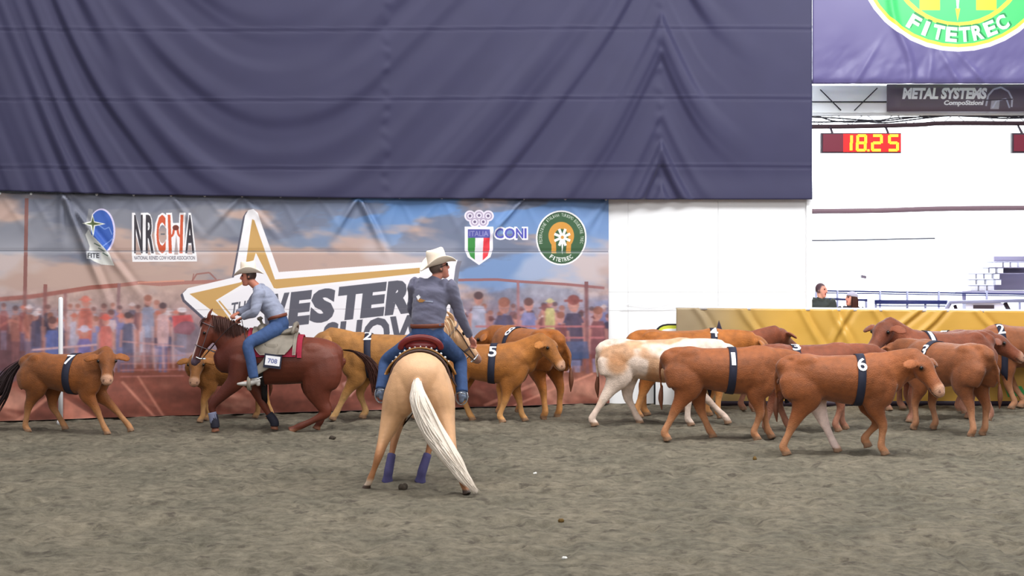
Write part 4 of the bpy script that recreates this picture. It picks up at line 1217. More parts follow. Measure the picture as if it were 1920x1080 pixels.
cow('red cow with number 5, head turned right towards the right frame edge', 1748, 772, 1.31, -28, head=(.72, -.06, .88, 14, 34), color=R2, strap=.14, digit='5', dang=58)
cow('red cow cut off by the right frame edge, number 2 on its back', 1928, 766, 1.36, 180, feet=(-.5, -.3, .22, .05), head=(.76, 0, .72, 0, 40), color=R3, strap=.34, digit='2', dang=62)

# ------------------------------------------------------------------ horses
def tube_leg(mb, P, ra, rb, side=(0, 1, 0)):
    mb.sweep(P, ra, rb, side=side, n=14, sub=4, cap1='flat')
def horse(root, trunk, legs, neck, poll, hyaw, hpitch, colorfn, voxel=0.014, HL=0.62, muscles=()):
    mb = MB()
    for c, r in muscles:
        for sy in (-1, 1): mb.ball((c[0], sy*c[1], c[2]), r, 14, 10)
    mb.sweep([(x, y, z) for x, y, z, a, b in trunk], [b for *_, a, b in trunk], [a for *_, a, b in trunk], n=26, sub=5)
    for P, ra, rb in legs: tube_leg(mb, P, ra, rb)
    d, s, up = head_dir(hyaw, hpitch)
    poll = Vector(poll)
    pts = [n[0] for n in neck] + [tuple(poll - up*.03 + d*.03)]
    mb.sweep(pts, [n[1] for n in neck] + [.078], [n[2] for n in neck] + [.12], side=tuple((Vector((0, 1, 0)) + s*.6).normalized()), n=18, sub=5)
    tb = [(-.03, .07, .07, 0), (.10, .115, .09, -.02), (.26, .135, .098, -.045), (.45, .105, .085, -.03), (.68, .075, .062, -.012), (.86, .062, .058, -.008), (1.0, .055, .056, -.012)]
    mb.sweep([tuple(poll + d*HL*t + up*o) for t, a, b, o in tb], [b for t, a, b, o in tb], [a for t, a, b, o in tb], side=tuple(s), n=18, sub=4)
    mb.ball(tuple(poll + d*HL*.93 - up*.055), .036)
    for sd in (-1, 1):
        b0 = poll + s*sd*.055 + up*.03
        mb.sweep([tuple(b0 - d*.0), tuple(b0 - d*.06 + s*sd*.015 + up*.02), tuple(b0 - d*.13 + s*sd*.018 + up*.015), tuple(b0 - d*.165 + s*sd*.008 + up*.01)], [.03, .036, .022, .008], [.022, .022, .016, .008], side=tuple(s), n=10, sub=4)
        mb.ball(tuple(poll + d*HL*.30 + s*sd*.085 + up*.012), .028)
        mb.ball(tuple(poll + d*HL*.24 + s*sd*.06 - up*.07), (.06, .04, .07))
    me = fuse(mb, 'horse_body', voxel, 6)
    V = coords(me)
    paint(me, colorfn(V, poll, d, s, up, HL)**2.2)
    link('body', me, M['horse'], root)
    for sd in (-1, 1):
        MB().ball((0, 0, 0), .022, 10, 7).build('eye', M['eye'], root).location = poll + d*HL*.30 + s*sd*.100 + up*.014
    return me, bvh_of(me), (poll, d, s, up, HL)
def bridle(root, bv, hd, m, rein_pts):
    poll, d, s, up, HL = hd
    br = None
    mb = MB()
    def hoop(t, rr=.012, tilt=0.0):
        c = poll + d*HL*t - up*.03
        pts = []
        for a in np.linspace(0, 2*math.pi, 25):
            dr = (s*math.cos(a) + up*math.sin(a)).normalized()
            h = bv.ray_cast(c + dr*.5, -dr, .6)[0]
            r = min((h - c).length, .2) if h is not None else .1
            pts.append(tuple(c + dr*(r + .008)))
        mb.sweep(pts, rr, .006, n=6, sub=1)
    hoop(.62); hoop(.10)
    for sd in (-1, 1):
        P = []
        for t, o in ((.06, -.02), (.25, -.02), (.45, -.03), (.64, -.035), (.86, -.04)):
            c = poll + d*HL*t + up*o; h = bv.ray_cast(c + s*sd*.5, -s*sd, .6)[0]
            P.append(tuple((h if h is not None else c + s*sd*.09) + s*sd*.008))
        mb.sweep(P, .010, .005, side=tuple(d), n=6, sub=3)
    b = mb.build('bridle', m, root)
    for sd in (-1, 1):
        c = poll + d*HL*.87 + s*sd*.07 - up*.06
        MB().sweep([tuple(c + up*.05), tuple(c), tuple(c - up*.07 - d*.02)], .009, n=8).build('bit_shank', M['silver'], b)
    for P in rein_pts:
        MB().sweep(P, .008, .005, n=6, sub=5).build('rein', M['rein'], b)
    return b
def wraps(root, segs, m, name='leg_wrap', extra=.013):
    for P, ra, rb in segs:
        MB().sweep(P, [r + extra for r in ra], [r + extra for r in rb], n=14, sub=4, cap0='flat', cap1='flat').build(name, m, root)

def sheet(bv, x0, x1, zc, a0, a1, off, th, nx=26, na=44, flare=0.0, corner=0.0):
    """a pad draped over the back, from angle a0 to a1 measured up from the right"""
    v = []; angs = np.radians(np.linspace(a0, a1, na)); X = np.linspace(x0, x1, nx)
    R = np.zeros((nx, na))
    for i, x in enumerate(X):
        for j, a in enumerate(angs):
            h = cast_out(bv, (x, 0, zc), (0, math.cos(a), math.sin(a)))
            R[i, j] = (h - Vector((x, 0, zc))).length if h is not None else .3
    for _ in range(3):
        R[1:-1] = .25*R[:-2] + .5*R[1:-1] + .25*R[2:]; R[:, 1:-1] = .25*R[:, :-2] + .5*R[:, 1:-1] + .25*R[:, 2:]
    mb = MB(); f = []
    for lay in (off + th, off):
        for i, x in enumerate(X):
            for j, a in enumerate(angs):
                e = abs(2*j/(na - 1) - 1); r = R[i, j] + lay + flare*max(0, e - .6)*(1.0 if i < nx*.3 else .5)
                xx = x + corner*(e**4)*(1 if i < nx/2 else -1)*abs(2*i/(nx - 1) - 1)
                v.append((xx, r*math.cos(a), zc + r*math.sin(a)))
    L = nx*na
    for i in range(nx - 1):
        for j in range(na - 1):
            a = i*na + j; f += [(a, a + na, a + na + 1, a + 1), (L + a, L + a + 1, L + a + na + 1, L + a + na)]
    for i in range(nx - 1):
        for j in (0, na - 1):
            a = i*na + j; f.append((a, a + na, L + a + na, L + a))
    for j in range(na - 1):
        for i in (0, nx - 1):
            a = i*na + j; f.append((a, a + 1, L + a + 1, L + a))
    return mb.add(v, f)

def saddle(label, horse_root, bv, zc, back, x0, feet_pts, pad_m, pad_trim, skirt_m, trim_m, seat_m, cantle_m, conchos=True):
    r = empty('western_saddle', horse_root.location, horse_root.rotation_euler.z, label, 'saddle')
    pad = sheet(bv, x0 - .30, x0 + .42, zc, 8, 172, .008, .022, corner=.05).build('saddle_pad', pad_m, r)
    if pad_trim: sheet(bv, x0 - .335, x0 - .275, zc, 6, 174, .012, .022, nx=5).build('pad_border', pad_trim, pad)
    sk = sheet(bv, x0 - .24, x0 + .36, zc, 12, 168, .034, .016, corner=.13, flare=.10).build('skirt', skirt_m, r)
    sheet(bv, x0 - .262, x0 - .215, zc, 11, 169, .040, .018, nx=4, flare=.10).build('skirt_border', trim_m, sk)
    if conchos:
        for a in np.linspace(35, 145, 13):
            d = Vector((0, math.cos(math.radians(a)), math.sin(math.radians(a))))
            h = cast_out(bv, (x0 - .235, 0, zc), d)
            if h is not None: MB().ball((0, 0, 0), (.014, .016, .016), 8, 5).build('concho', M['silver'], sk).location = h + d*.062
    MB().sweep([(x0 - .20, 0, back + .06), (x0 - .05, 0, back + .025), (x0 + .10, 0, back + .035), (x0 + .20, 0, back + .07)], [.17, .165, .14, .12], [.05, .05, .055, .06], n=18, sub=5).build('seat', seat_m, r)
    mb = MB()
    P = [(x0 - .20 - .03*math.sin(a), .215*math.cos(a), back + .035 + .115*math.sin(a)) for a in np.linspace(0, math.pi, 15)]
    mb.sweep(P, .024, .035, side=(1, 0, 0), n=10, sub=2)
    P2 = [(x0 - .20, .12*math.cos(a), back + .04 + .07*math.sin(a)) for a in np.linspace(0, math.pi, 9)]
    mb.sweep(P2, .02, .06, side=(1, 0, 0), n=10, sub=2)
    mb.build('cantle', cantle_m, r)
    mb = MB(); mb.ball((x0 + .24, 0, back + .07), (.08, .17, .085), 16, 10); mb.build('fork', seat_m, r)
    mb = MB(); mb.sweep([(x0 + .24, 0, back + .12), (x0 + .27, 0, back + .19), (x0 + .28, 0, back + .215)], [.022, .02, .04], n=12, sub=3); mb.ball((x0 + .28, 0, back + .225), (.045, .045, .018), 14, 6); mb.build('horn', seat_m, r)
    for sd, ft in zip((1, -1), feet_pts):
        ft = Vector(ft)
        top = cast_out(bv, (x0 + .08, 0, zc), (0, sd*math.cos(math.radians(40)), math.sin(math.radians(40)))) + Vector((0, sd*.06, .02))
        mid = cast_out(bv, (x0 + .08, 0, zc), (0, sd, .0)) + Vector((.02, sd*.045, 0))
        MB().sweep([tuple(top), tuple(mid), tuple(ft + Vector((-.0, -sd*.04, .14)))], [.09, .085, .03], [.012, .012, .010], side=(1, 0, 0), n=10, sub=5).build('fender', skirt_m, r)
        P = [(ft.x + .0, ft.y + .065*math.cos(a), ft.z + .055 + .085*math.sin(a)) for a in np.linspace(-math.pi*.82, math.pi*.82 + math.pi, 20)][:20]
        P = [(ft.x, ft.y + .065*math.cos(a), ft.z + .05 + .09*math.sin(a)) for a in np.linspace(-math.pi/2, math.pi*1.5, 22)]
        MB().sweep(P, .026, .008, side=(1, 0, 0), n=8, sub=1).build('stirrup', M['silver'] if conchos else M['saddle_grey'], r)
    band(bv, x0 + .20, x0 + .27, zc, .008, .010, 188, 352, n=40).build('cinch', M['black'], r)
    return r
# ------------------------------------------------------------------ palomino, seen from behind
PX, PYY = -.98, 17.62
pal = empty('palomino_horse', (PX, PYY, 0), math.pi/2, 'pale golden palomino horse seen from behind with a long cream tail', 'horse')
tr = [(-.78, 0, 1.13, .05, .04), (-.765, 0, 1.13, .11, .10), (-.72, 0, 1.13, .18, .17), (-.63, 0, 1.13, .25, .25), (-.50, 0, 1.13, .295, .305), (-.30, 0, 1.11, .305, .30), (-.05, 0, 1.08, .32, .295), (.20, 0, 1.07, .34, .285), (.42, 0, 1.10, .345, .25), (.58, 0, 1.10, .29, .22), (.70, 0, 1.08, .19, .16)]
HR = ([.18, .168, .118, .060, .046, .031, .037, .034, .052], [.29, .25, .16, .088, .074, .043, .049, .044, .064])
FR = ([.13, .09, .062, .047, .032, .037, .036, .050], [.21, .13, .092, .062, .044, .050, .046, .064])
hl = [(-.42, .15, 1.10), (-.48, .22, .92), (-.52, .29, .72), (-.62, .37, .50), (-.70, .41, .36), (-.685, .455, .23), (-.66, .50, .115), (-.635, .525, .055), (-.61, .55, 0)]
hr = [(-.42, -.15, 1.10), (-.52, -.215, .92), (-.62, -.27, .72), (-.79, -.345, .50), (-.88, -.385, .37), (-.91, -.43, .23), (-.94, -.475, .115), (-.955, -.50, .055), (-.97, -.52, 0)]
fl_ = [(.45, .15, 1.05), (.38, .20, .82), (.27, .26, .62), (.16, .30, .46), (.06, .33, .28), (-.02, .355, .12), (-.03, .365, .055), (-.02, .37, 0)]
fr_ = [(.45, -.15, 1.05), (.38, -.17, .82), (.27, -.15, .62), (.16, -.11, .46), (.06, -.06, .28), (-.02, -.01, .12), (-.03, .005, .055), (-.02, .015, 0)]
def col_pal(V, poll, d, s, up, HL):
    n = fbm(V[:, 1]*3 + V[:, 0]*2, V[:, 2]*3, 501, 4)
    C = np.repeat((np.array((210, 162, 120))/255.)[None], len(V), 0)*(.94 + .12*n)[:, None]
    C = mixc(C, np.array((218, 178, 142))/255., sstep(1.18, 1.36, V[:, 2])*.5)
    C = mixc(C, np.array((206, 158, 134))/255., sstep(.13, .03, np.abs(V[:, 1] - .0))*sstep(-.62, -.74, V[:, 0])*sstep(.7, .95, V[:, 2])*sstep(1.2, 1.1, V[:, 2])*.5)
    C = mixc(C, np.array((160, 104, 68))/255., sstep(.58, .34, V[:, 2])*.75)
    C = mixc(C, np.array((222, 200, 180))/255., sstep(.14, .08, V[:, 2])*(V[:, 1] > .45)*.9)
    C = mixc(C, np.array((70, 56, 48))/255., sstep(.06, .04, V[:, 2]))
    mz = np.array(poll + d*HL*1.02); C = mixc(C, np.array((150, 110, 96))/255., sstep(.15, .06, np.linalg.norm(V - mz, axis=1)))
    return C
neck = [((.42, 0, 1.14), .14, .26), ((.66, -.05, 1.33), .105, .20), ((.86, -.14, 1.52), .085, .155)]
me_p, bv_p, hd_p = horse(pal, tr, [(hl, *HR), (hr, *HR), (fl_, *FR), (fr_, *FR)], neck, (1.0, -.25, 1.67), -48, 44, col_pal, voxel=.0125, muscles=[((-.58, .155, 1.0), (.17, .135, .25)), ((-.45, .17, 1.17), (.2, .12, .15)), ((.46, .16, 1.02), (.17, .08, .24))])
wraps(pal, [(fl_[3:][1:], FR[0][4:], FR[1][4:]), (fr_[4:], FR[0][4:], FR[1][4:])], M['wrap'])
TP = [np.array(p) for p in ((-.775, .0, 1.165), (-.86, -.005, 1.08), (-.92, -.04, .92), (-.96, -.16, .66), (-1.02, -.34, .40), (-1.06, -.49, .18), (-1.07, -.60, .05))]
spread = [.034, .06, .10, .125, .115, .075, .03]
def tail_path(i):
    a = NR.uniform(0, 2*math.pi); q = math.sqrt(NR.uniform(0, 1)); endk = NR.choice([5, 6, 7, 7, 7])
    out = []
    for k in range(endk):
        w = spread[k]*q; ph = a + .25*k*NR.uniform(-.4, .4)
        e = NR.normal(0, .008, 3)
        out.append(TP[k] + np.array((.55*w*math.sin(ph), w*math.cos(ph), .25*w*math.sin(ph + 1))) + e*(k > 1))
    return out
tl = strands(tail_path, 620, .011, 12).build('tail', M['pale_hair'], pal)
mb = MB(); mb.sweep([tuple(p) for p in TP[:6]], [.025, .045, .09, .115, .10, .05], [.02, .035, .05, .06, .055, .03], n=12, sub=5); mb.build('tail_core', M['pale_hair'], tl)
def mane_p(i):
    t = NR.uniform(0, 1); b = np.array((.55, -.02, 1.50))*(1 - t) + np.array((1.0, -.23, 1.76))*t
    b = b + NR.normal(0, .01, 3); sd = -1 if NR.uniform() < .12 else 1
    return [b, b + np.array((.0, sd*.06, .02)), b + np.array((-.02, sd*.11, -.08)), b + np.array((-.03, sd*.12, -.20 - .08*NR.uniform()))]
strands(mane_p, 90, .008, 9).build('mane', mat('cream_mane_hair', lin(222, 194, 158), rough=.55, noise=.1, nscale=25), pal)
P_HAND_R, P_HAND_L = Vector((.26, -.545, 1.50)), Vector((.42, -.02, 1.62))
pp, dd_, ss_, uu_, _ = hd_p
bitp = lambda sd: tuple(pp + dd_*.54 + ss_*sd*.075 - uu_*.09)
bridle(pal, bv_p, hd_p, M['leather'], [[bitp(-1), (.85, -.35, 1.42), (.62, -.24, 1.50), tuple(P_HAND_L)], [bitp(1), (.8, .0, 1.45), (.6, .04, 1.52), tuple(P_HAND_L)],
       [tuple(P_HAND_L), (.40, -.12, 1.45), (.38, -.22, 1.30), (.36, -.24, 1.15)]])
sad_p = saddle('oxblood leather western saddle with silver studded skirt on the palomino', pal, bv_p, 1.10, 1.42, .02, [(.12, .45, .88), (.10, -.43, .86)], M['pad_black'], M['saddle_dark'], M['saddle_dark'], M['tan_trim'], M['saddle'], M['saddle'])

# ------------------------------------------------------------------ chestnut, galloping left
SX, SY = (528 - 960)/135.0, F/135.0
sor = empty('chestnut_horse', (SX, SY, 0), math.pi, 'chestnut horse with white blaze loping left in front of the banner', 'horse')
tr = [(-.86, 0, .96, .05, .04), (-.845, 0, .96, .12, .10), (-.80, 0, .965, .20, .17), (-.71, 0, .97, .265, .25), (-.56, 0, .97, .315, .30), (-.30, 0, .98, .325, .30), (0, 0, .985, .345, .295), (.26, 0, 1.01, .37, .285), (.46, 0, 1.04, .365, .25), (.64, 0, 1.02, .31, .215), (.80, 0, .98, .19, .15)]
HRs = ([.16, .15, .11, .070, .052, .036, .041, .038, .055], [.31, .29, .21, .115, .080, .046, .050, .046, .066])
hn = [(-.52, .14, .98), (-.57, .16, .78), (-.53, .17, .58), (-.58, .17, .40), (-.635, .17, .27), (-.47, .17, .165), (-.29, .17, .085), (-.20, .17, .045), (-.14, .17, .012)]
hf = [(-.52, -.14, .98), (-.52, -.16, .78), (-.45, -.17, .60), (-.52, -.17, .42), (-.60, -.17, .30), (-.56, -.17, .19), (-.51, -.17, .10), (-.48, -.17, .05), (-.46, -.17, 0)]
fn = [(.52, .14, .98), (.60, .15, .72), (.76, .15, .55), (.93, .15, .37), (.92, .15, .24), (.90, .15, .12), (.895, .15, .06), (.89, .15, 0)]
ff = [(.50, -.14, .98), (.44, -.15, .72), (.36, -.15, .53), (.28, -.15, .36), (.20, -.15, .22), (.125, -.15, .11), (.12, -.15, .05), (.125, -.15, 0)]
FRs = ([.13, .10, .072, .054, .037, .043, .040, .055], [.21, .135, .092, .062, .044, .050, .046, .064])
def col_sor(V, poll, d, s, up, HL):
    n = fbm(V[:, 0]*2.5, V[:, 2]*3 + V[:, 1], 601, 4)
    C = np.repeat((np.array((102, 50, 35))/255.)[None], len(V), 0)*(.85 + .3*n)[:, None]
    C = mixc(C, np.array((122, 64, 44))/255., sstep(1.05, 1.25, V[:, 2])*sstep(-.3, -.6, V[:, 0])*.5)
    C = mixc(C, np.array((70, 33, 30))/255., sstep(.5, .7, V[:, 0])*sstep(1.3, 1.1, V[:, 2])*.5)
    h = V - np.array(poll); al = (h @ np.array(d))/HL; la = np.abs(h @ np.array(s)); u_ = h @ np.array(up)
    w = sstep(.16, .24, al)*sstep(1.05, .95, al)*sstep(.048, .032, la)*(u_ > .01 - .0)
    C = mixc(C, np.array((228, 214, 214))/255., w*.95)
    mz = np.array(poll + d*HL*1.04 - up*.02); C = mixc(C, np.array((84, 74, 92))/255., sstep(.13, .07, np.linalg.norm(V - mz, axis=1))*.85)
    C = mixc(C, np.array((130, 84, 62))/255., sstep(.055, .035, V[:, 2])*(V[:, 2] < .06))
    return C
neck = [((.52, 0, 1.08), .14, .30), ((.72, 0, 1.27), .105, .225), ((.88, 0, 1.44), .085, .165)]
me_s, bv_s, hd_s = horse(sor, tr, [(hn, *HRs), (hf, *HRs), (fn, *FRs), (ff, *FRs)], neck, (.985, 0, 1.53), 8, 68, col_sor, voxel=.0135, muscles=[((-.60, .15, .90), (.22, .14, .24)), ((-.45, .16, 1.10), (.22, .12, .16)), ((.50, .16, 1.0), (.19, .08, .26))])
wraps(sor, [(fn[4:7], FRs[0][4:7], FRs[1][4:7]), (ff[4:7], FRs[0][4:7], FRs[1][4:7])], M['wrap_dark'], 'leg_boot')
wraps(sor, [([(.935, .165, .27), (.92, .168, .20), (.905, .166, .13)], [.022]*3, [.045]*3)], M['wrap_grey'], 'boot_panel')
TS = [np.array(p) for p in ((-.86, 0, 1.12), (-1.0, 0, 1.10), (-1.16, .02, 1.02), (-1.28, .02, .86), (-1.33, .02, .66), (-1.30, .02, .48))]
sps = [.015, .04, .07, .10, .09, .04]
def tail_s(i):
    a = NR.uniform(0, 2*math.pi); q = math.sqrt(NR.uniform(0, 1)); endk = NR.choice([4, 5, 6, 6])
    return [TS[k] + np.array((sps[k]*q*math.cos(a), .5*sps[k]*q*math.sin(a), .6*sps[k]*q*math.sin(a + .7))) + NR.normal(0, .01, 3)*(k > 1) for k in range(endk)]
strands(tail_s, 220, .009, 9).build('tail', M['mane_red'], sor)
def mane_s(i):
    t = NR.uniform(0, 1); b = np.array((.50, 0, 1.40))*(1 - t) + np.array((.95, 0, 1.58))*t + np.array((0, 0, .03*math.sin(t*math.pi)))
    b = b + NR.normal(0, .008, 3); k = 1 if NR.uniform() < .7 else -1
    return [b, b + np.array((-.01, k*.06, .015)), b + np.array((-.03, k*.11, -.09)), b + np.array((-.05, k*.125, -.19 - .06*NR.uniform()))]
strands(mane_s, 150, .008, 9).build('mane', M['mane_red'], sor)
pp, dd_, ss_, uu_, _ = hd_s
def forel(i):
    b = pp + uu_*.06; e = NR.normal(0, .012, 3)
    return [tuple(np.array(b) + e), tuple(np.array(b + dd_*.05 + uu_*.03) + e), tuple(np.array(b + dd_*.14 + uu_*.02) + 1.5*e)]
strands(forel, 30, .008, 9).build('forelock', M['mane_red'], sor)
S_HAND_N, S_HAND_F = Vector((.54, .10, 1.555)), Vector((.64, -.06, 1.615))
bitp = lambda sd: tuple(pp + dd_*.54 + ss_*sd*.075 - uu_*.09)
bridle(sor, bv_s, hd_s, M['leather'], [[bitp(1), (.95, .16, 1.16), (.74, .15, 1.40), tuple(S_HAND_N)], [bitp(-1), (.95, -.16, 1.2), (.78, -.12, 1.45), tuple(S_HAND_F)],
       [tuple(S_HAND_N), (.50, .14, 1.40), (.46, .20, 1.25)]])
sad_s = saddle('grey-tan western saddle with crimson-edged blanket on the chestnut horse', sor, bv_s, 1.0, 1.335, .02, [(.38, .42, .64), (.34, -.42, .66)], M['pad_red'], M['pad_red'], M['saddle_grey'], M['saddle_grey'], M['saddle_grey'], M['saddle_grey'], conchos=False)
# white number tag on the blanket
h = cast_out(bv_s, (.05, 0, 1.0), (0, 1, .02))
tg = MB().box((0, 0, 0), (.24, .012, .19)).build('number_tag', M['strap'], sad_s, False); tg.location = (.07, h.y + .075, .99); tg.rotation_euler = (.06, -.12, 0)
tf = MB().box((0, .009, .005), (.20, .008, .13)).build('tag_face', M['digit'], tg, False)
uv, trr = text_tris('708', .03)
me = bpy.data.meshes.new('tag_number'); me.from_pydata([(.065 - u*.13, .0145, -.03 + w*.065) for u, w in uv], [], [tuple(t) for t in trr]); me.update()
link('tag_number', me, mat('faded_blue_print', lin(120, 126, 170), rough=.7), tg, False)

# ------------------------------------------------------------------ riders
def person(label, root_loc, rz, J, C, voxel=.0085, hat=True, boots=True, glasses=False, hair=(70, 52, 44), cap=None, long_hair=False, skin=(214, 150, 128)):
    r = empty('person', root_loc, rz, label, 'person')
    g = {k: Vector(v) for k, v in J.items() if k not in ('yaw', 'pitch', 'roll')}
    lat = (g['shoL'] - g['shoR']).normalized()
    hm = Matrix.Rotation(math.radians(J['yaw']), 3, 'Z') @ Matrix.Rotation(math.radians(J['pitch']), 3, 'Y') @ Matrix.Rotation(math.radians(J.get('roll', 0)), 3, 'X')
    HC = g['head']
    hp = lambda x, y, z: tuple(HC + hm @ Vector((x, y, z)))
    sh = (g['shoL'] + g['shoR'])/2
    nb = sh + (HC - sh).normalized()*.07
    wa = g['waist']; pe = g['pelvis']
    def torso(mb, e, low):
        pts = [pe.lerp(wa, low), wa, wa.lerp(sh, .45), wa.lerp(sh, .8), sh, sh.lerp(nb, .9)]
        mb.sweep([tuple(p) for p in pts], [.165 + e, .165 + e, .178 + e, .192 + e, .165 + e, .062 + e], [.115 + e, .118 + e, .13 + e, .132 + e, .10 + e, .058 + e], side=tuple(lat), n=22, sub=5)
    mb = MB(); torso(mb, -.02, 0)
    mb.sweep([tuple(sh), tuple(nb), hp(-.02, 0, -.06)], [.07, .058, .056], n=14, sub=4)
    def ball(x, y, z, rr): 
        b = MB().ball((0, 0, 0), rr, 16, 11); mb.add([tuple(HC + hm @ (Vector(p) + Vector((x, y, z)))) for p in b.v], b.f)
    ball(-.012, 0, .032, (.098, .077, .102))
    mb.sweep([hp(.03, 0, .03), hp(.045, 0, -.04), hp(.05, 0, -.085)], [.066, .058, .042], [.058, .052, .042], side=tuple(hm @ Vector((0, 1, 0))), n=14, sub=3)
    ball(.075, 0, -.098, (.022, .026, .02))
    mb.sweep([hp(.088, 0, .035), hp(.104, 0, .008), hp(.108, 0, -.014)], [.011, .013, .019], n=8, sub=3)
    ball(.078, 0, .045, (.018, .055, .012))
    for sd in (-1, 1): ball(-.005, sd*.078, .0, (.024, .012, .034))
    ball(.088, 0, -.052, (.012, .026, .006)); ball(.086, 0, -.064, (.012, .022, .006))
    for sd, a, b, c in ((1, 'shoL', 'elbL', 'hanL'), (-1, 'shoR', 'elbR', 'hanR')):
        w = g[c]; fo = (w - g[b]).normalized()
        mb.sweep([tuple(g[a]), tuple(g[a].lerp(g[b], .5)), tuple(g[b]), tuple(g[b].lerp(w, .4)), tuple(w - fo*.01)], [.05, .045, .04, .038, .026], n=12, sub=3)
        # palm and five fingers
        sdv = fo.cross(Vector((0, 0, 1))).normalized()*sd
        dn = (Vector((0, 0, -1)) - fo*fo.dot(Vector((0, 0, -1)))).normalized()
        mb.sweep([tuple(w - fo*.01), tuple(w + fo*.04), tuple(w + fo*.08)], [.026, .040, .042], [.019, .017, .014], side=tuple(sdv), n=12, sub=3)
        for i, ln in enumerate((.92, 1.0, .95, .78)):
            q = w + fo*.078 + sdv*(i - 1.5)*.0215
            mb.sweep([tuple(q), tuple(q + fo*.036*ln + dn*.006), tuple(q + fo*.045*ln + dn*.036*ln), tuple(q + fo*.018*ln + dn*.052*ln)], [.0105, .010, .0095, .008], n=8, sub=3)
        q = w + fo*.025 - sdv*.036
        mb.sweep([tuple(q), tuple(q + fo*.028 - sdv*.018 + dn*.012), tuple(q + fo*.055 - sdv*.012 + dn*.03)], [.013, .0115, .009], n=8, sub=3)
    for sd, a, b, c in ((1, 'hipL', 'kneL', 'ankL'), (-1, 'hipR', 'kneR', 'ankR')):
        mb.sweep([tuple(g[a]), tuple(g[a].lerp(g[b], .5)), tuple(g[b]), tuple(g[b].lerp(g[c], .4)), tuple(g[c])], [.082, .07, .054, .05, .036], n=12, sub=3)
        t = g['toe' + c[-1]]
        mb.sweep([tuple(g[c]), tuple(g[c].lerp(t, .35) + Vector((0, 0, -.015))), tuple(g[c].lerp(t, .6))], [.032, .03, .022], [.032, .024, .014], n=10, sub=3)
    me = fuse(mb, 'person_body', voxel, 2)
    V = coords(me)
    L = (V - np.array(HC)) @ np.array(hm)
    K = np.repeat((np.array(skin)/255.)[None], len(V), 0)
    near = np.linalg.norm(L, axis=1) < .17
    K = mixc(K, np.array((200, 112, 100))/255., near*sstep(.03, .09, L[:, 0])*.35)
    K = mixc(K, np.array((150, 72, 70))/255., near*sstep(.075, .085, L[:, 0])*sstep(.022, .012, np.abs(L[:, 2] + .058))*sstep(.03, .02, np.abs(L[:, 1])))
    hairm = near*sstep(.03, .0, L[:, 0] - .35*np.clip(L[:, 2], 0, 1))*sstep(-.05, -.02, L[:, 2])*(np.abs(L[:, 1]) < .088)
    K = mixc(K, np.array(hair)/255., np.maximum(hairm, near*sstep(.075, .09, L[:, 2])))
    paint(me, K**2.2)
    link('body', me, M['skin'], r)
    for sd in (-1, 1): MB().ball((0, 0, 0), .0115, 10, 7).build('eye', M['eye'], r).location = hp(.084, sd*.033, .024)
    # shirt
    mb = MB(); torso(mb, .012, .93)
    for a, b, c in (('shoL', 'elbL', 'hanL'), ('shoR', 'elbR', 'hanR')):
        w = g[c]; e_ = g[b]
        mb.sweep([tuple(sh.lerp(g[a], .6)), tuple(g[a]), tuple(g[a].lerp(e_, .5)), tuple(e_), tuple(e_.lerp(w, .5)), tuple(e_.lerp(w, .95))], [.085, .088, .074, .064, .056, .046], n=14, sub=4, cap1='flat')
    ms = fuse(mb, 'shirt', .0115, 5)
    Vs = coords(ms); nn = np.empty(len(ms.vertices)*3, np.float32); ms.vertices.foreach_get('normal', nn); nn = nn.reshape(-1, 3)
    wv = (fbm(Vs[:, 0]*5 + Vs[:, 2]*11, Vs[:, 1]*6 - Vs[:, 2]*7, 71, 3) - .5)*.034
    ms.vertices.foreach_set('co', (Vs + nn*wv[:, None]).astype(np.float32).ravel()); ms.update()
    shirt = link('shirt', ms, M[C['shirt']], r)
    MB().sweep([tuple(nb - (HC - sh).normalized()*.035), tuple(nb + (HC - sh).normalized()*.012)], [.082, .070], [.078, .066], n=18, sub=3, cap0='flat', cap1='flat').build('collar', M[C['shirt']], shirt)
    # trousers
    mb = MB()
    mb.sweep([tuple(wa + (wa - pe).normalized()*.0), tuple(pe), tuple(pe - (wa - pe).normalized()*.05)], [.172, .178, .15], [.125, .135, .12], side=tuple((g['hipL'] - g['hipR']).normalized()), n=20, sub=4)
    for a, b, c in (('hipL', 'kneL', 'ankL'), ('hipR', 'kneR', 'ankR')):
        mb.sweep([tuple(pe.lerp(g[a], .7)), tuple(g[a]), tuple(g[a].lerp(g[b], .5)), tuple(g[b]), tuple(g[b].lerp(g[c], .45)), tuple(g[c])], [.11, .112, .096, .080, .073, .068], n=16, sub=4, cap1='flat')
    ms2 = fuse(mb, 'jeans', .012, 5)
    link('jeans', ms2, M[C['legs']], r)
    ax = (wa - pe).normalized()
    MB().sweep([tuple(wa - ax*.022), tuple(wa + ax*.022)], [.188, .188], [.14, .142], side=tuple(lat), n=26, sub=2, cap0='flat', cap1='flat').build('belt', M['belt'], r)
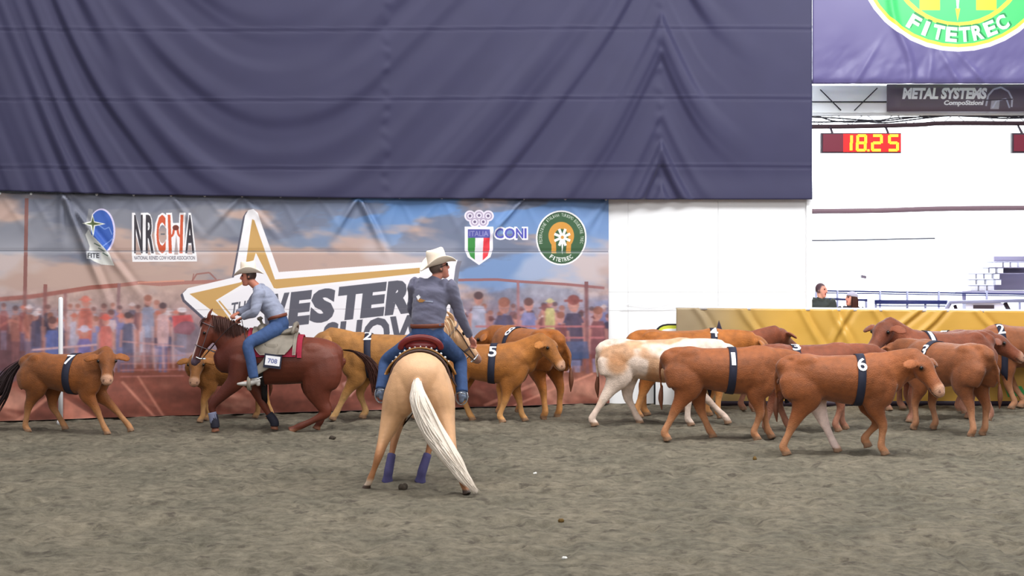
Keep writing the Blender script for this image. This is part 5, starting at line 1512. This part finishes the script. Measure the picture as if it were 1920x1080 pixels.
    if boots:
        for sd, c, b, t in ((1, 'ankL', 'kneL', 'toeL'), (-1, 'ankR', 'kneR', 'toeR')):
            A = g[c]; T = g[t]; up_ = (g[b] - A).normalized(); f_ = (T - A); 
            mb = MB(); mb.sweep([tuple(A + up_*.07), tuple(A)], [.056, .05], n=12, sub=3, cap0='flat')
            heel = A - f_.normalized()*.055 - up_*.05
            mb.sweep([tuple(heel), tuple(A + f_*.25 - up_*.045), tuple(A + f_*.7 - up_*.02), tuple(T)], [.036, .044, .046, .028], [.036, .040, .030, .018], n=12, sub=4)
            mb.sweep([tuple(heel), tuple(heel - Vector((0, 0, .05)))], .03, n=10, sub=2)
            bt = link('boot', fuse(mb, 'boot', .009, 2), M[C['boot']], r)
            MB().sweep([tuple(heel + up_*.03 + lat*.04), tuple(heel + up_*.03 - f_.normalized()*.06), tuple(heel + up_*.03 - lat*.04)], .007, n=6, sub=4).build('spur', M['silver'], bt)
    R4 = hm.to_4x4()
    if hat:
        h = empty_part = None
        mb = MB()
        rows = [(.055, .090, .110), (.10, .089, .109), (.16, .083, .106), (.200, .073, .098), (.212, .056, .082)]
        v = []; f = []; n = 30
        for z, ry, rx in rows:
            for j in range(n):
                a = 2*math.pi*j/n; x, y = rx*math.cos(a), ry*math.sin(a)
                pin = 1 - .16*sstep(.10, .18, z)*sstep(.2, 1, math.cos(a))
                v.append((x, y*pin, z + (.012*math.cos(a)**2 if z > .14 else 0)))
        for i in range(len(rows) - 1):
            for j in range(n):
                a = i*n + j; b = i*n + (j + 1) % n; f.append((a, b, b + n, a + n))
        k = (len(rows) - 1)*n; v.append((0, 0, .178)); f += [(k + j, k + (j + 1) % n, len(v) - 1) for j in range(n)]
        mb.add(v, f)
        hat_o = mb.build('hat', M['hat'], r); hat_o.matrix_local = Matrix.Translation(HC) @ R4
        v = []; f = []; nr = 8
        for lay in (.004, -.004):
            for i in range(nr):
                t = i/(nr - 1)
                for j in range(n):
                    a = 2*math.pi*j/n; rx, ry = .104 + .105*t, .084 + .085*t
                    x, y = rx*math.cos(a), ry*math.sin(a)
                    v.append((x, y*(1 - .10*t*t*math.cos(a)**2), .058 + .085*(t**1.6)*math.sin(a)**2 - .028*t*math.cos(a)**2 + lay))
        Lh = nr*n
        for i in range(nr - 1):
            for j in range(n):
                a = i*n + j; b = i*n + (j + 1) % n; f += [(a, a + n, b + n, b), (Lh + a, Lh + b, Lh + b + n, Lh + a + n)]
        for j in range(n):
            b = (j + 1) % n; q = (nr - 1)*n; f.append((q + j, Lh + q + j, Lh + q + b, q + b))
        MB().add(v, f).build('brim', M['hat'], hat_o)
        MB().sweep([(0, 0, .060), (0, 0, .082)], [.0905, .090], [.1105, .1095], side=(0, 1, 0), n=30, sub=1, cap0='flat', cap1='flat').build('hat_band', M['hatband'], hat_o)
    if glasses:
        mb = MB()
        for sd in (-1, 1):
            mb.sweep([(.096, sd*.012, .026), (.098, sd*.034, .024), (.086, sd*.058, .026)], [.017, .020, .016], .005, side=(0, 0, 1), n=10, sub=3)
            mb.sweep([(.086, sd*.058, .03), (.04, sd*.080, .028), (-.01, sd*.084, .02)], .004, n=6, sub=3)
        mb.bar((.097, -.014, .028), (.097, .014, .028), .006)
        go = mb.build('sunglasses', M['sunglass'], r); go.matrix_local = Matrix.Translation(HC) @ R4
    if cap:
        mb = MB(); b = MB().ball((-.008, 0, .05), (.108, .088, .086), 18, 10); mb.add([p if p[2] > .045 else (p[0], p[1], .045) for p in b.v], b.f)
        mb.sweep([(.07, 0, .062), (.13, 0, .058), (.165, 0, .045)], [.075, .07, .045], [.008, .007, .005], n=12, sub=3)
        co = mb.build('cap', M[cap], r); co.matrix_local = Matrix.Translation(HC) @ R4
    if long_hair:
        def hh(i):
            a = NR.uniform(.9, 5.4); b = np.array((-.01 + .09*math.cos(a), .082*math.sin(a), .05))
            return [b, b*1.08 + np.array((-.01, 0, -.08)), b*1.1 + np.array((-.02, 0, -.17)), b*1.05 + np.array((-.03, 0, -.26))]
        ho = strands(hh, 120, .010, 9).build('hair', M['mane_red'], r); ho.matrix_local = Matrix.Translation(HC) @ R4
    return r, shirt, ms

Jp = dict(pelvis=(-.06, -.07, 1.56), waist=(-.06, -.065, 1.69), shoL=(.05, .075, 2.12), shoR=(-.02, -.31, 2.10), head=(.04, -.185, 2.305), yaw=-68, pitch=-15, roll=2,
          elbL=(.27, .10, 1.84), hanL=(.44, -.03, 1.64), elbR=(.06, -.415, 1.80), hanR=(.22, -.525, 1.545),
          hipL=(-.02, .06, 1.52), hipR=(-.02, -.20, 1.52), kneL=(.30, .40, 1.28), kneR=(.30, -.40, 1.30), ankL=(.09, .445, .98), ankR=(.08, -.435, .95), toeL=(.27, .50, .93), toeR=(.26, -.47, .90))
rp, shirt_p, ms_p = person('rider in grey shirt, jeans, cream hat and sunglasses on the palomino, seen from behind', pal.location, math.pi/2, Jp, dict(shirt='shirt_grey', legs='denim', boot='boot_dark'), glasses=True, hair=(96, 80, 74), skin=(206, 138, 118))
bvs = bvh_of(ms_p)
def back_patch(pts, m, name):
    v = []
    for y, z in pts:
        h = bvs.ray_cast(Vector((-1, y, z)), Vector((1, 0, 0)), 2)[0]
        v.append(h + Vector((-.006, 0, 0)) if h is not None else Vector((-.2, y, z)))
    me = bpy.data.meshes.new(name); me.from_pydata([tuple(p) for p in v] + [tuple(p + Vector((.003, 0, 0))) for p in v], [], [tuple(range(len(v))), tuple(range(2*len(v) - 1, len(v) - 1, -1))] + [(i, (i + 1) % len(v), (i + 1) % len(v) + len(v), i + len(v)) for i in range(len(v))]); me.update()
    link(name, me, m, shirt_p, False)
back_patch([(.055, 2.005), (.025, 2.025), (.005, 2.0), (.03, 1.965)], M['digit'], 'white_star_print')
back_patch([(.05, 1.97), (.01, 1.985), (-.05, 1.965), (-.02, 1.945), (.02, 1.945)], M['tan_trim'], 'gold_star_print')
for k, (y0, y1) in enumerate(((.10, .055), (-.03, -.08), (-.08, -.13))):
    back_patch([(y0, 1.972 - .004*k), (y1, 1.966 - .004*k), (y1, 1.952 - .004*k), (y0, 1.958 - .004*k)], M['shirt_light'], 'print_line')

Js = dict(pelvis=(.03, 0, 1.47), waist=(.06, 0, 1.585), shoL=(.29, .19, 1.93), shoR=(.31, -.19, 1.95), head=(.455, 0, 2.135), yaw=4, pitch=4,
          elbL=(.33, .27, 1.66), hanL=(.52, .12, 1.575), elbR=(.50, -.25, 1.70), hanR=(.62, -.07, 1.63),
          hipL=(.06, .12, 1.42), hipR=(.06, -.12, 1.42), kneL=(.40, .38, 1.22), kneR=(.40, -.38, 1.22), ankL=(.32, .42, .76), ankR=(.30, -.42, .78), toeL=(.53, .45, .685), toeR=(.50, -.45, .70))
person('rider in pale blue shirt, jeans and cream hat leaning forward on the chestnut horse', sor.location, math.pi, Js, dict(shirt='shirt_light', legs='denim', boot='boot'), hair=(60, 44, 40), skin=(196, 126, 104))

# ------------------------------------------------------------------ two seated spectators
M['cap_grey'] = mat('pale_grey_cap_cloth', lin(170, 166, 186), rough=.8)
M['jacket'] = mat('dark_jacket_cloth', lin(48, 44, 58), rough=.85)
M['jacket_b'] = mat('black_green_jacket_cloth', lin(52, 56, 54), rough=.85)
Jq = dict(pelvis=(0, 0, .50), waist=(.0, 0, .66), shoL=(.0, .18, 1.02), shoR=(.0, -.18, 1.02), head=(.03, 0, 1.225), yaw=0, pitch=0,
          elbL=(.10, .24, .76), hanL=(.33, .16, .72), elbR=(.10, -.24, .76), hanR=(.33, -.12, .74),
          hipL=(.02, .10, .48), hipR=(.02, -.10, .48), kneL=(.42, .14, .50), kneR=(.42, -.14, .50), ankL=(.42, .14, .12), ankR=(.42, -.14, .12), toeL=(.60, .16, .05), toeR=(.60, -.16, .05))
def seated(label, px_, py_top, Y, face, htop, colors, **kw):
    q = unproj(px_, py_top, Y)
    # seat height follows from the platform deck
    dz = q.z - htop
    zz = .70
    J = {k: (v if k in ('yaw', 'pitch', 'roll') else (v[0], v[1], v[2] + (dz - zz)*(0 if 'ank' in k or 'toe' in k else 1))) for k, v in Jq.items()}
    J['yaw'] = kw.pop('hyaw', 0); J['pitch'] = kw.pop('hpitch', 0)
    ch = empty('chair', (q.x, Y, zz), math.radians(face), 'white seat under the ' + kw.pop('seat'), 'chair')
    sz = J['pelvis'][2] - .13
    MB().box((.10, 0, sz - .03), (.46, .44, .04)).build('seat', M['white_metal'], ch, False)
    MB().box((-.16, 0, sz + .12), (.03, .42, .22)).build('backrest', M['white_metal'], ch, False)
    for x in (-.1, .3):
        for y in (-.18, .18): MB().bar((x, y, 0), (x, y, sz - .05), .03).build('leg', M['grey_metal'], ch)
    person(label, (q.x, Y, zz), math.radians(face), J, colors, voxel=.012, hat=False, boots=True, **kw)
seated('seated spectator with dark hair at the left edge of the opening', 1539, 530, 27.75, -90, 1.36, dict(shirt='jacket_b', legs='jacket', boot='black'), hair=(74, 50, 56), hyaw=50, seat='dark-haired spectator')
seated('seated spectator in grey cap and dark jacket, looking left along the gold barrier', 1596, 546, 27.85, -90, 1.36, dict(shirt='jacket', legs='jacket', boot='black'), hair=(60, 40, 44), cap='cap_grey', long_hair=True, hyaw=-70, hpitch=-8, seat='spectator in the grey cap')

# ------------------------------------------------------------------ small loose things on the sand
M['dung'] = mat('yellow_brown_clod', lin(104, 80, 40), rough=1.0, noise=.3, nscale=30)
def clod(px_, py_, r_, lab, m='clod', seed=0):
    Y = depth_ground(py_); q = unproj(px_, py_, Y)
    rr = random.Random(seed + px_)
    mb = MB()
    for k in range(4): mb.ball((rr.uniform(-.5, .5)*r_, rr.uniform(-.5, .5)*r_, r_*rr.uniform(.3, .6)), tuple(r_*rr.uniform(.45, .75) for _ in range(3)), 8, 6)
    o = mb.build('white_fleck' if m == 'fleck' else 'soil_clod', M[m]); o.location = (q.x, Y, float(sand_height(np.array(q.x), np.array(Y))) - .1*r_)
    thing(o, lab, 'fleck' if m == 'fleck' else 'clod')
clod(757, 918, .055, 'dark soil clod lying between the palomino\'s front hooves')
clod(623, 823, .045, 'dark soil clod behind the chestnut horse\'s hind hooves')
clod(1414, 864, .04, 'yellow-brown clod on the sand below the cow with number 1', 'dung')
clod(1053, 981, .03, 'yellow-brown clod near the bottom edge, right of the tail', 'dung')
clod(1059, 1045, .022, 'small white fleck on the sand near the bottom edge', 'fleck')
clod(1003, 889, .025, 'small white fleck on the sand right of the palomino\'s tail', 'fleck')
